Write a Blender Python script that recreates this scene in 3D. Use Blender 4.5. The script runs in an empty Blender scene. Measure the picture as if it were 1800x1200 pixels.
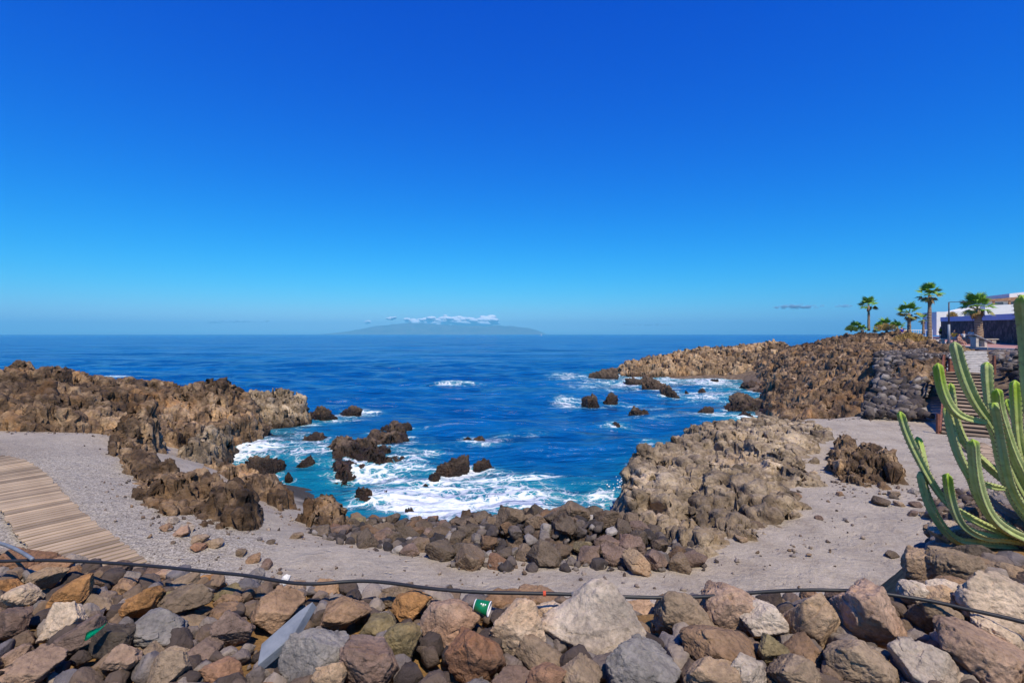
import bpy, bmesh, math, random
import numpy as np
from mathutils import Vector, Matrix

# ------------------------------------------------------------------ camera, sky, sun, exposure
SC = bpy.context.scene
COL = SC.collection
HC = 6.4                                   # eye height above the sea, metres
cam_d = bpy.data.cameras.new('camera')
cam_d.sensor_width = 36.0
cam_d.lens = 18.0
cam_d.shift_y = -0.00722
cam_d.clip_start = 0.05
cam_d.clip_end = 80000.0
cam = bpy.data.objects.new('camera', cam_d)
cam.location = (0, 0, HC)
cam.rotation_euler = (math.radians(90), 0, 0)
COL.objects.link(cam)
SC.camera = cam

SUN_EL = math.radians(56)
SUN_AZ = math.radians(163)                 # clockwise from +Y: behind the camera, a little right
SKY_GRADE = ((0.0024, 4.0), (0.345, 1.50), (2.65, 0.62))   # gain, power for red, green, blue
world = bpy.data.worlds.new('World')
SC.world = world
world.use_nodes = True
wn = world.node_tree.nodes
wl = world.node_tree.links
wn.clear()
w_out = wn.new('ShaderNodeOutputWorld')
w_bg = wn.new('ShaderNodeBackground')
w_sky = wn.new('ShaderNodeTexSky')
w_sky.sky_type = 'NISHITA'
w_sky.sun_disc = False
w_sky.sun_elevation = SUN_EL
w_sky.sun_rotation = SUN_AZ
w_sky.altitude = 0
w_sky.air_density = 1.0
w_sky.dust_density = 0.4
w_sky.ozone_density = 4.0
# a colour grade of the whole sky, the same in every direction: deep polarised azure
w_sep = wn.new('ShaderNodeSeparateColor')
w_com = wn.new('ShaderNodeCombineColor')
wl.new(w_sky.outputs[0], w_sep.inputs[0])
for ch, (gain, power) in enumerate(SKY_GRADE):
    w_p = wn.new('ShaderNodeMath'); w_p.operation = 'POWER'; w_p.inputs[1].default_value = power
    w_m = wn.new('ShaderNodeMath'); w_m.operation = 'MULTIPLY'; w_m.inputs[1].default_value = gain
    wl.new(w_sep.outputs[ch], w_p.inputs[0]); wl.new(w_p.outputs[0], w_m.inputs[0]); wl.new(w_m.outputs[0], w_com.inputs[ch])
wl.new(w_com.outputs[0], w_bg.inputs['Color'])
w_bg.inputs['Strength'].default_value = 0.12
wl.new(w_bg.outputs[0], w_out.inputs['Surface'])

sun_d = bpy.data.lights.new('sun', 'SUN')
sun_d.energy = 5.0
sun_d.angle = math.radians(0.53)
sun_d.color = (1.0, 0.90, 0.75)
sun = bpy.data.objects.new('sun', sun_d)
sdir = Vector((math.sin(SUN_AZ) * math.cos(SUN_EL), math.cos(SUN_AZ) * math.cos(SUN_EL), math.sin(SUN_EL)))
sun.rotation_euler = sdir.to_track_quat('Z', 'Y').to_euler()
sun.location = (0, -20, 40)
COL.objects.link(sun)

vs = SC.view_settings
vs.view_transform = 'Standard'
vs.look = 'None'
vs.exposure = 0.0
vs.gamma = 1.0
vs.use_curve_mapping = False
SC.display_settings.display_device = 'sRGB'
SC.cycles.use_denoising = True
SC.cycles.max_bounces = 6
SC.cycles.diffuse_bounces = 3
SC.cycles.glossy_bounces = 3
SC.cycles.transparent_max_bounces = 8
SC.cycles.volume_bounces = 0
SC.cycles.caustics_reflective = False
SC.cycles.caustics_refractive = False

rng = np.random.default_rng(7)
random.seed(7)

# ------------------------------------------------------------------ geometry helpers
def W(px, py, z):
    """the world point at height z that a photo pixel (1800 x 1200) looks at"""
    d = (HC - z) * 900.0 / (py - 587.0)
    return Vector(((px - 900.0) / 900.0 * d, d, z))

def D(px, py, d):
    """the world point at distance d along the view axis behind a photo pixel"""
    return Vector(((px - 900.0) / 900.0 * d, d, HC - (py - 587.0) / 900.0 * d))

_perm = rng.permutation(256)
_perm = np.concatenate([_perm, _perm, _perm])
_grad = rng.normal(size=(256, 3))
_grad /= np.linalg.norm(_grad, axis=1)[:, None]

def perlin(x, y, z):
    xi = np.floor(x).astype(np.int64); yi = np.floor(y).astype(np.int64); zi = np.floor(z).astype(np.int64)
    xf = x - xi; yf = y - yi; zf = z - zi
    xi &= 255; yi &= 255; zi &= 255
    u = xf * xf * xf * (xf * (xf * 6 - 15) + 10)
    v = yf * yf * yf * (yf * (yf * 6 - 15) + 10)
    w = zf * zf * zf * (zf * (zf * 6 - 15) + 10)
    def g(a, b, c):
        h = _perm[_perm[_perm[(xi + a) & 255] + ((yi + b) & 255)] + ((zi + c) & 255)]
        gr = _grad[h]
        return gr[..., 0] * (xf - a) + gr[..., 1] * (yf - b) + gr[..., 2] * (zf - c)
    x00 = g(0, 0, 0) * (1 - u) + g(1, 0, 0) * u
    x10 = g(0, 1, 0) * (1 - u) + g(1, 1, 0) * u
    x01 = g(0, 0, 1) * (1 - u) + g(1, 0, 1) * u
    x11 = g(0, 1, 1) * (1 - u) + g(1, 1, 1) * u
    y0 = x00 * (1 - v) + x10 * v
    y1 = x01 * (1 - v) + x11 * v
    return (y0 * (1 - w) + y1 * w) * 1.5

def fbm(x, y, z, octs=4, gain=0.5, lac=2.03, ridged=False):
    a = 1.0; s = np.zeros_like(x); t = 0.0
    for i in range(octs):
        n = perlin(x + 17.3 * i, y - 9.1 * i, z + 4.7 * i)
        if ridged:
            n = 1.0 - 2.0 * np.abs(n)
        s += a * n; t += a
        a *= gain; x = x * lac; y = y * lac; z = z * lac
    return s / t

_rt = rng.random((4096, 6))

def worley(x, y, z):
    """F1, F2, random of the nearest cell, offset vector to its point"""
    xi = np.floor(x).astype(np.int64); yi = np.floor(y).astype(np.int64); zi = np.floor(z).astype(np.int64)
    f1 = np.full(x.shape, 9.0); f2 = np.full(x.shape, 9.0)
    hid = np.zeros(x.shape, dtype=np.int64)
    ox = np.zeros_like(x); oy = np.zeros_like(x); oz = np.zeros_like(x)
    for a in (-1, 0, 1):
        for b in (-1, 0, 1):
            for c in (-1, 0, 1):
                cx = xi + a; cy = yi + b; cz = zi + c
                h = ((cx * 73856093) ^ (cy * 19349663) ^ (cz * 83492791)) & 4095
                dx = cx + _rt[h, 0] - x; dy = cy + _rt[h, 1] - y; dz = cz + _rt[h, 2] - z
                d = np.sqrt(dx * dx + dy * dy + dz * dz)
                nearer = d < f1
                f2 = np.where(nearer, f1, np.minimum(f2, d))
                f1 = np.where(nearer, d, f1)
                hid = np.where(nearer, h, hid)
                ox = np.where(nearer, dx, ox); oy = np.where(nearer, dy, oy); oz = np.where(nearer, dz, oz)
    return f1, f2, hid, ox, oy, oz

def blocks(x, y, z, tilt=0.9):
    """fractured-rock displacement: every cell a tilted facet at its own level, cracks between"""
    f1, f2, h, ox, oy, oz = worley(x, y, z)
    t = _rt[h, 3:6] - 0.5
    v = (_rt[h, 5] - 0.5) * 0.9 + tilt * (t[..., 0] * ox + t[..., 1] * oy + t[..., 2] * oz) * 1.6
    crack = np.clip((f2 - f1) / 0.16, 0, 1)
    return v - 0.35 * (1 - crack) ** 2

def blocks2(x, y, z):
    """slabs with hard edges and deep joints; also each slab's own random value"""
    f1, f2, h, ox, oy, oz = worley(x, y, z)
    t = _rt[h, 3:6] - 0.5
    v = (_rt[h, 5] - 0.5) * 1.1 + (t[..., 0] * ox + t[..., 1] * oy) * 1.5
    crack = np.clip((f2 - f1) / 0.13, 0, 1)
    return v - 0.75 * (1 - crack) ** 1.5, _rt[h, 4]

def sstep(a, b, x):
    t = np.clip((x - a) / (b - a), 0, 1)
    return t * t * (3 - 2 * t)

def poly_sd(poly, x, y):
    """signed distance to a polygon, positive inside"""
    P = np.array([(p[0], p[1]) for p in poly], dtype=float)
    d = np.full(x.shape, 1e9); ins = np.zeros(x.shape, dtype=bool)
    n = len(P)
    for i in range(n):
        ax, ay = P[i]; bx, by = P[(i + 1) % n]
        ex, ey = bx - ax, by - ay
        t = np.clip(((x - ax) * ex + (y - ay) * ey) / (ex * ex + ey * ey + 1e-12), 0, 1)
        d = np.minimum(d, np.hypot(x - ax - t * ex, y - ay - t * ey))
        cond = ((ay > y) != (by > y)) & (x < (bx - ax) * (y - ay) / (by - ay + 1e-12) + ax)
        ins ^= cond
    return np.where(ins, d, -d)

class RBF:
    def __init__(self, pts, smooth=0.02):
        p = np.array(pts, dtype=float)
        self.c = p[:, :2]
        n = len(p)
        d = np.hypot(self.c[:, None, 0] - self.c[None, :, 0], self.c[:, None, 1] - self.c[None, :, 1])
        A = np.zeros((n + 1, n + 1))
        A[:n, :n] = -d - np.eye(n) * smooth
        A[:n, n] = 1; A[n, :n] = 1
        self.w = np.linalg.solve(A, np.concatenate([p[:, 2], [0]]))
    def __call__(self, x, y):
        s = np.full(x.shape, self.w[-1])
        for i in range(len(self.c)):
            s -= self.w[i] * np.hypot(x - self.c[i, 0], y - self.c[i, 1])
        return s

# ------------------------------------------------------------------ object helpers
def tag(o, label=None, cat=None, group=None, kind=None):
    if label: o['label'] = label
    if cat: o['category'] = cat
    if group: o['group'] = group
    if kind: o['kind'] = kind
    return o

def link(name, me, mat=None, parent=None, loc=None, smooth=False):
    o = bpy.data.objects.new(name, me)
    COL.objects.link(o)
    if mat is not None and me is not None and len(me.materials) == 0:
        me.materials.append(mat)
    if parent is not None:
        o.parent = parent
    if loc is not None:
        o.location = loc
    if smooth:
        me.polygons.foreach_set('use_smooth', [True] * len(me.polygons))
    return o

def empty(name, loc, rz=0.0):
    o = bpy.data.objects.new(name, None)
    o.location = loc
    o.rotation_euler = (0, 0, rz)
    o.empty_display_size = 0.1
    COL.objects.link(o)
    return o

def np_mesh(name, V, F, smooth=True):
    """mesh from numpy arrays; F is (n, 3) or (n, 4)"""
    me = bpy.data.meshes.new(name)
    V = np.asarray(V, dtype=np.float32); F = np.asarray(F, dtype=np.int32)
    k = F.shape[1]
    me.vertices.add(len(V)); me.vertices.foreach_set('co', V.ravel())
    me.loops.add(F.size); me.loops.foreach_set('vertex_index', F.ravel())
    me.polygons.add(len(F))
    me.polygons.foreach_set('loop_start', np.arange(0, F.size, k, dtype=np.int32))
    me.polygons.foreach_set('loop_total', np.full(len(F), k, dtype=np.int32))
    if smooth:
        me.polygons.foreach_set('use_smooth', np.ones(len(F), dtype=bool))
    me.update(calc_edges=True)
    return me

def grid_faces(nr, nc, keep=None):
    i = np.arange(nr * nc).reshape(nr, nc)
    a = i[:-1, :-1]; b = i[:-1, 1:]; c = i[1:, 1:]; d = i[1:, :-1]
    F = np.stack([a, b, c, d], -1).reshape(-1, 4)
    if keep is not None:
        k = keep.reshape(nr, nc)
        kf = (k[:-1, :-1] | k[:-1, 1:] | k[1:, 1:] | k[1:, :-1]).reshape(-1)
        F = F[kf]
    return F

def compact(V, F):
    used = np.zeros(len(V), dtype=bool); used[F.ravel()] = True
    idx = np.cumsum(used) - 1
    return V[used], idx[F], used

class MB:
    """collects simple solids and links them as one mesh"""
    def __init__(self):
        self.bm = bmesh.new()
    def box(self, c, s, M=None):
        r = bmesh.ops.create_cube(self.bm, size=1.0)
        T = Matrix.Translation(Vector(c)) @ (M.to_4x4() if M is not None else Matrix()) @ Matrix.Diagonal((s[0], s[1], s[2], 1))
        bmesh.ops.transform(self.bm, matrix=T, verts=r['verts'])
        return self
    def bar(self, a, b, w, h=None):
        a = Vector(a); b = Vector(b); d = b - a
        M = d.to_track_quat('Y', 'Z').to_matrix()
        return self.box((a + b) / 2, (w, d.length, h or w), M)
    def tube(self, pts, radii, seg=8, cap=True):
        pts = [Vector(p) for p in pts]
        if not hasattr(radii, '__len__'): radii = [radii] * len(pts)
        rings = []
        up = Vector((0.123, 0.05, 1)).normalized()
        for i, p in enumerate(pts):
            t = (pts[min(i + 1, len(pts) - 1)] - pts[max(i - 1, 0)]).normalized()
            s = t.cross(up)
            if s.length < 1e-3: s = t.cross(Vector((1, 0, 0)))
            s.normalize(); n = s.cross(t)
            rings.append([self.bm.verts.new(p + (s * math.cos(2 * math.pi * k / seg) + n * math.sin(2 * math.pi * k / seg)) * radii[i]) for k in range(seg)])
        for a, b in zip(rings[:-1], rings[1:]):
            for k in range(seg):
                self.bm.faces.new((a[k], a[(k + 1) % seg], b[(k + 1) % seg], b[k]))
        if cap:
            self.bm.faces.new(rings[0][::-1]); self.bm.faces.new(rings[-1])
        return self
    def poly(self, pts):
        self.bm.faces.new([self.bm.verts.new(Vector(p)) for p in pts])
        return self
    def prism(self, pts, ext):
        ext = Vector(ext)
        a = [self.bm.verts.new(Vector(p)) for p in pts]
        b = [self.bm.verts.new(Vector(p) + ext) for p in pts]
        n = len(a)
        self.bm.faces.new(a); self.bm.faces.new(b[::-1])
        for i in range(n):
            self.bm.faces.new((a[i], b[i], b[(i + 1) % n], a[(i + 1) % n]))
        return self
    def bevel(self, w, seg=1):
        bmesh.ops.bevel(self.bm, geom=self.bm.edges[:], offset=w, segments=seg, affect='EDGES', profile=0.5)
        return self
    def build(self, name, mat, parent=None, loc=None, smooth=False):
        bmesh.ops.recalc_face_normals(self.bm, faces=self.bm.faces[:])
        me = bpy.data.meshes.new(name)
        self.bm.to_mesh(me); self.bm.free()
        return link(name, me, mat, parent, loc, smooth)

# ------------------------------------------------------------------ materials
class N:
    def __init__(self, name):
        self.m = bpy.data.materials.new(name)
        self.m.use_nodes = True
        self.t = self.m.node_tree
        self.t.nodes.clear()
        self.out = self.t.nodes.new('ShaderNodeOutputMaterial')
        self.b = self.t.nodes.new('ShaderNodeBsdfPrincipled')
        self.t.links.new(self.b.outputs[0], self.out.inputs['Surface'])
        self.b.inputs['Roughness'].default_value = 0.85
        self.b.inputs['Specular IOR Level'].default_value = 0.3
        self.pos = None
    def new(self, t, **kw):
        n = self.t.nodes.new(t)
        for k, v in kw.items(): setattr(n, k, v)
        return n
    def put(self, sock, v):
        if isinstance(v, bpy.types.NodeSocket): self.t.links.new(v, sock)
        elif isinstance(v, (tuple, list)):
            sock.default_value = tuple(v) + ((1,) if len(v) == 3 and len(sock.default_value) == 4 else ())
        else: sock.default_value = v
    def P(self):
        if self.pos is None: self.pos = self.new('ShaderNodeNewGeometry').outputs['Position']
        return self.pos
    def noise(self, scale, detail=4, rough=0.55, vec=None, dist=0.0, stretch=None):
        n = self.new('ShaderNodeTexNoise')
        v = vec if vec is not None else self.P()
        if stretch:
            mp = self.new('ShaderNodeMapping'); self.put(mp.inputs['Vector'], v); mp.inputs['Scale'].default_value = stretch; v = mp.outputs[0]
        self.put(n.inputs['Vector'], v)
        n.inputs['Scale'].default_value = scale; n.inputs['Detail'].default_value = detail
        n.inputs['Roughness'].default_value = rough; n.inputs['Distortion'].default_value = dist
        return n.outputs['Fac']
    def voronoi(self, scale, feature='F1', vec=None, out='Distance'):
        n = self.new('ShaderNodeTexVoronoi', feature=feature)
        self.put(n.inputs['Vector'], vec if vec is not None else self.P()); n.inputs['Scale'].default_value = scale
        return n.outputs[out]
    def ramp(self, fac, stops):
        n = self.new('ShaderNodeValToRGB'); self.put(n.inputs['Fac'], fac)
        e = n.color_ramp.elements
        while len(e) < len(stops): e.new(0.5)
        for el, (p, c) in zip(e, stops):
            el.position = p; el.color = tuple(c) + (1,) if len(c) == 3 else c
        return n.outputs['Color']
    def mix(self, fac, a, b, mode='MIX'):
        n = self.new('ShaderNodeMix', data_type='RGBA', blend_type=mode)
        self.put(n.inputs['Factor'], fac); self.put(n.inputs['A'], a); self.put(n.inputs['B'], b)
        for s in n.inputs:
            pass
        return n.outputs['Result']
    def mixc(self, fac, a, b, mode='MIX'):
        n = self.new('ShaderNodeMixRGB', blend_type=mode)
        self.put(n.inputs[0], fac); self.put(n.inputs[1], a); self.put(n.inputs[2], b)
        return n.outputs[0]
    def math(self, op, a, b=0.0, c=None, clamp=False):
        n = self.new('ShaderNodeMath', operation=op, use_clamp=clamp)
        self.put(n.inputs[0], a); self.put(n.inputs[1], b)
        if c is not None: self.put(n.inputs[2], c)
        return n.outputs[0]
    def mapr(self, v, a, b, c=0.0, d=1.0, smooth=False):
        n = self.new('ShaderNodeMapRange', interpolation_type='SMOOTHSTEP' if smooth else 'LINEAR')
        self.put(n.inputs['Value'], v); self.put(n.inputs['From Min'], a); self.put(n.inputs['From Max'], b)
        n.inputs['To Min'].default_value = c; n.inputs['To Max'].default_value = d
        return n.outputs[0]
    def bump(self, h, strength, dist, nrm=None):
        n = self.new('ShaderNodeBump'); self.put(n.inputs['Height'], h)
        n.inputs['Strength'].default_value = strength; n.inputs['Distance'].default_value = dist
        if nrm is not None: self.t.links.new(nrm, n.inputs['Normal'])
        return n.outputs[0]
    def sepz(self):
        s = self.new('ShaderNodeSeparateXYZ'); self.put(s.inputs[0], self.P()); return s.outputs['Z']
    def attr(self, name, out='Fac'):
        a = self.new('ShaderNodeAttribute', attribute_name=name); return a.outputs[out]
    def obj_color(self):
        return self.new('ShaderNodeObjectInfo').outputs['Color']
    def color(self, c): self.put(self.b.inputs['Base Color'], c); return self
    def rough(self, r): self.put(self.b.inputs['Roughness'], r); return self
    def normal(self, n): self.t.links.new(n, self.b.inputs['Normal']); return self

def plain(name, col, rough=0.7, spec=0.3, var=0.25, scale=6.0, bump=0.0):
    n = N(name)
    f = n.noise(scale, 5)
    c = n.mixc(n.mapr(f, 0.3, 0.7), tuple(v * (1 - var) for v in col), tuple(min(1, v * (1 + var)) for v in col))
    n.color(c).rough(rough)
    n.b.inputs['Specular IOR Level'].default_value = spec
    if bump: n.normal(n.bump(n.noise(scale * 6, 4), bump, 0.02))
    return n.m

def rock_mat(name, dark, mid, light, s=1.0, rust=(0.22, 0.11, 0.045), rust_amt=0.5, tint=False, wet=False, bump=0.9, lichen=0.0, fine=1.0, tone=False):
    n = N(name)
    f = n.noise(1.1 * s, 9, 0.62, dist=0.6)
    c = n.ramp(f, [(0.30, dark), (0.47, mid), (0.66, light)])
    f2 = n.noise(0.55 * s, 5, 0.6)
    c = n.mixc(n.math('MULTIPLY', n.mapr(f2, 0.52, 0.70, smooth=True), rust_amt), c, rust)
    f3 = n.noise(9.0 * s * fine, 6, 0.7)
    c = n.mixc(0.75, c, n.ramp(f3, [(0.28, (0.42, 0.42, 0.42)), (0.5, (1, 1, 1)), (0.72, (1.45, 1.42, 1.38))]), 'MULTIPLY')
    if tone:
        c = n.mixc(1.0, c, n.ramp(n.attr('tone'), [(0.15, (0.42, 0.40, 0.40)), (0.42, (0.85, 0.82, 0.80)), (0.62, (1.1, 1.08, 1.05)), (0.88, (1.65, 1.6, 1.55))]), 'MULTIPLY')
    if lichen:
        f4 = n.noise(3.2 * s, 7, 0.68, dist=0.8)
        c = n.mixc(n.math('MULTIPLY', n.mapr(f4, 0.56, 0.66, smooth=True), lichen), c, (0.52, 0.49, 0.45))
    if tint:
        c = n.mixc(1.0, c, n.mixc(1.0, n.obj_color(), (0.93, 0.86, 0.76), 'MULTIPLY'), 'MULTIPLY')
    r = 0.88
    if wet:
        z = n.math('ADD', n.sepz(), n.math('MULTIPLY', n.math('SUBTRACT', f, 0.5), 0.9))
        wf = n.mapr(z, 0.2, 0.95, 1.0, 0.0, smooth=True)
        c = n.mixc(wf, c, n.mixc(1.0, c, (0.30, 0.25, 0.21), 'MULTIPLY'))
        r = n.mapr(wf, 0, 1, 0.88, 0.35)
    n.color(c).rough(r)
    n.b.inputs['Specular IOR Level'].default_value = 0.25
    v = n.voronoi(7.0 * s * fine)
    h = n.math('ADD', n.math('MULTIPLY', n.noise(4.0 * s * fine, 10, 0.68), 1.0), n.math('MULTIPLY', v, 0.35))
    h = n.math('ADD', h, n.math('MULTIPLY', n.noise(26.0 * s * fine, 4, 0.7), 0.18))
    n.normal(n.bump(h, bump, 0.16 / (s * fine)))
    return n.m

M = {}
M['lava_brown'] = rock_mat('lava_brown', (0.038, 0.026, 0.018), (0.165, 0.106, 0.062), (0.40, 0.28, 0.17), 1.0, (0.34, 0.17, 0.06), 0.55, wet=True, tone=True)
M['lava_tan'] = rock_mat('lava_tan', (0.09, 0.07, 0.048), (0.28, 0.215, 0.145), (0.50, 0.40, 0.28), 1.0, (0.30, 0.19, 0.09), 0.4, wet=True, tone=True)
M['lava_dark'] = rock_mat('lava_dark', (0.04, 0.03, 0.024), (0.12, 0.085, 0.06), (0.24, 0.175, 0.125), 1.2, (0.16, 0.08, 0.035), 0.5, wet=True, tone=True)
M['sea_rock'] = rock_mat('sea_rock', (0.025, 0.019, 0.015), (0.085, 0.058, 0.04), (0.19, 0.135, 0.09), 1.2, (0.20, 0.09, 0.03), 0.5, wet=True)
M['lava_far'] = rock_mat('lava_far', (0.10, 0.065, 0.04), (0.32, 0.215, 0.125), (0.50, 0.37, 0.23), 0.6, (0.42, 0.22, 0.08), 0.6, wet=True, tone=True)
M['boulder'] = rock_mat('boulder', (0.32, 0.30, 0.29), (0.62, 0.58, 0.54), (0.90, 0.85, 0.80), 2.2, (0.62, 0.36, 0.17), 0.35, tint=True, lichen=0.35, bump=0.8, fine=1.6)
M['wet_boulder'] = rock_mat('wet_boulder', (0.32, 0.30, 0.29), (0.62, 0.58, 0.54), (0.90, 0.85, 0.80), 1.6, (0.55, 0.36, 0.2), 0.3, tint=True, wet=True, lichen=0.15, bump=0.8, fine=1.4)

# ---- beach sand
n = N('sand')
g1 = n.noise(60.0, 3, 0.7); g2 = n.noise(1.1, 6, 0.6); g3 = n.noise(11.0, 5, 0.65)
c = n.ramp(g2, [(0.3, (0.34, 0.285, 0.225)), (0.55, (0.43, 0.365, 0.285)), (0.75, (0.49, 0.415, 0.325))])
c = n.mixc(0.8, c, n.ramp(g1, [(0.32, (0.55, 0.53, 0.52)), (0.5, (1, 1, 1)), (0.68, (1.25, 1.25, 1.25))]), 'MULTIPLY')
c = n.mixc(0.5, c, n.ramp(g3, [(0.3, (0.72, 0.70, 0.68)), (0.6, (1.08, 1.08, 1.08))]), 'MULTIPLY')
c = n.mixc(n.math('MULTIPLY', n.mapr(n.noise(0.45, 6, 0.7, dist=1.0), 0.5, 0.62, smooth=True), 0.5), c, n.mixc(1.0, c, (0.78, 0.74, 0.70), 'MULTIPLY'))
c = n.mixc(n.math('MULTIPLY', n.mapr(n.voronoi(5.5), 0.0, 0.16, 1.0, 0.0, True), n.mapr(n.noise(1.7, 3), 0.55, 0.65)), c, (0.16, 0.125, 0.10))
gr = n.attr('gravel')
c2 = n.ramp(n.voronoi(38.0, out='Color'), [(0.1, (0.12, 0.10, 0.08)), (0.5, (0.34, 0.295, 0.235)), (0.9, (0.60, 0.53, 0.43))])
c = n.mixc(n.math('MULTIPLY', gr, 0.8), c, c2)
wz = n.mapr(n.math('ADD', n.sepz(), n.math('MULTIPLY', n.math('SUBTRACT', g2, 0.5), 0.6)), 0.1, 0.6, 1.0, 0.0, True)
c = n.mixc(wz, c, (0.06, 0.05, 0.04))
rk = n.attr('rocky')
c = n.mixc(rk, c, n.ramp(n.noise(2.2, 8, 0.65), [(0.3, (0.05, 0.036, 0.028)), (0.5, (0.15, 0.105, 0.07)), (0.7, (0.28, 0.2, 0.13))]))
n.color(c).rough(0.95)
h = n.math('ADD', n.math('MULTIPLY', g3, 0.6), n.math('MULTIPLY', n.noise(38.0, 3, 0.7), 0.5))
h = n.math('ADD', h, n.math('MULTIPLY', n.noise(2.6, 5, 0.6, dist=0.8), 2.2))
h = n.math('SUBTRACT', h, n.math('MULTIPLY', n.mapr(n.voronoi(3.1), 0.0, 0.22, 1.0, 0.0, True), n.mapr(n.noise(0.8, 3), 0.48, 0.58)))
n.normal(n.bump(h, 0.85, 0.06))
M['sand'] = n.m

# ---- orange soil under the boulders
n = N('soil')
c = n.ramp(n.noise(4.0, 8, 0.65), [(0.3, (0.13, 0.075, 0.03)), (0.5, (0.26, 0.145, 0.05)), (0.7, (0.36, 0.22, 0.09))])
c = n.mixc(0.6, c, n.ramp(n.noise(45.0, 4, 0.7), [(0.3, (0.5, 0.5, 0.5)), (0.65, (1.2, 1.2, 1.2))]), 'MULTIPLY')
n.color(c).rough(0.95).normal(n.bump(n.noise(30.0, 5, 0.7), 0.7, 0.03))
M['soil'] = n.m

# ------------------------------------------------------------------ terrain heights
ctl = []
def cz(z, *pix):
    for (px, py) in pix:
        p = W(px, py, z); ctl.append((p.x, p.y, z))
cz(2.0, (1250, 1015), (1400, 1000), (1400, 900), (1500, 940), (1430, 850), (1500, 775), (1650, 765), (1600, 830), (1700, 850), (1560, 1000), (900, 1012), (700, 1000), (1100, 1012), (600, 965))
cz(1.9, (480, 930), (540, 940)); cz(1.8, (400, 880)); cz(1.7, (350, 842)); cz(1.6, (320, 812))
cz(2.4, (300, 940), (200, 880), (150, 800), (170, 762)); cz(2.5, (50, 770), (0, 850), (-300, 800), (-300, 960)); cz(2.2, (400, 985))
cz(-0.25, (610, 905), (690, 912), (800, 902), (1000, 892), (1062, 890), (450, 845), (380, 812))
cz(-0.45, (545, 850), (575, 845), (600, 862), (560, 862), (625, 880))
cz(1.35, (690, 945), (800, 955), (600, 935), (900, 960), (1000, 965))
cz(-1.6, (700, 820), (900, 800), (1000, 760), (500, 765), (600, 710), (900, 650), (1100, 725), (1060, 800), (300, 655), (1150, 745), (1250, 715))
ctl += [(3.5, 12.5, 1.7), (5, 17, 1.8), (8, 22, 1.9), (11, 25, 1.7), (2.0, 13.5, -0.9), (2.6, 17, -1.2), (4.5, 21.5, -1.2), (8, 26.5, -1.0), (12, 31, -0.8), (16, 40, -1.2), (19, 52, -1.4), (22, 62, -1.2), (23.5, 51, -0.6), (21, 45.5, -0.6), (18, 39, -0.7), (14.5, 33, -0.7), (25, 64, -1.0), (28, 67, -0.8), (30, 70, -0.6),
        (15, 26, 2.1), (18, 27.5, 2.1), (20, 34, 2.4), (24, 42, 2.3), (28, 52, 1.6), (33, 65, 1.6), (36, 60, 3.6), (42, 60, 5.0), (30, 40, 4.2), (34, 50, 4.6),
        (20.5, 25.5, 2.0), (24, 29, 3.2), (28, 34, 4.9), (33, 38, 5.2), (36, 36, 5.25), (40, 42, 5.3), (46, 55, 5.4), (55, 68, 5.5), (66, 80, 5.6), (60, 60, 5.6), (48, 44, 5.4), (42, 34, 5.3), (50, 75, 5.9), (80, 80, 5.7), (70, 100, 5.0),
        (20.5, 20, 2.0), (24, 20.5, 3.0), (27, 24, 4.6), (30, 28, 5.1), (20, 16, 2.2), (25, 12, 3.5), (36, 20, 5.2), (18, 10, 3.0), (14, 14, 2.0), (30, 5, 5.2),
        (18, 77, 0.3), (26, 78, 1.6), (36, 84, 2.6), (30, 92, 0.6), (10, 80, -1.6), (20, 105, -2), (45, 110, -1.5), (60, 130, -2), (0, 120, -2.2), (-40, 80, -2.2), (-20, 50, -2), (-45, 50, -2), (0, 60, -2), (-70, 60, -2),
        (-25, 28, 2.0), (-35, 28, 2.2), (-20, 31, 1.0), (-16, 25, 0.8), (-45, 24, 2.5), (-24, 40, -0.8), (-60, 30, 2.0), (-18, 38, -1.0), (-40, 44, -1.2), (-60, 48, -1.5),
        (0, 7, 2.1), (4, 7, 2.1), (-4, 7, 2.2), (-9, 7, 2.4), (8, 8, 2.1), (11, 7, 2.6), (0, 0, 2.4), (-10, 0, 2.6), (12, 0, 3.2)]
T0 = RBF(ctl, 0.05)

EDGE = [(-9, 4.9), (-6, 4.7), (-4.4, 4.25), (-3.2, 3.95), (-2, 3.72), (-1, 3.55), (0, 3.45), (1, 3.42), (2, 3.42), (2.75, 3.42), (3.35, 3.9), (3.95, 4.6), (4.8, 5.4), (5.8, 5.9), (7, 6.2), (12, 6.5)]
EX = np.array([e[0] for e in EDGE], dtype=float); EY = np.array([e[1] for e in EDGE], dtype=float)

def bank_z(x, y):
    e = np.interp(x, EX, EY)
    top = 4.58 - 0.03 * np.clip(y - 2.5, 0, 5)
    return np.where(y < e, top, top - (y - e) * 1.05)

def T(x, y):
    x = np.asarray(x, dtype=float); y = np.asarray(y, dtype=float)
    return np.clip(T0(x, y), -2.6, 6.2)

def T1(x, y):
    return float(T(np.array([x]), np.array([y]))[0])

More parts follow.
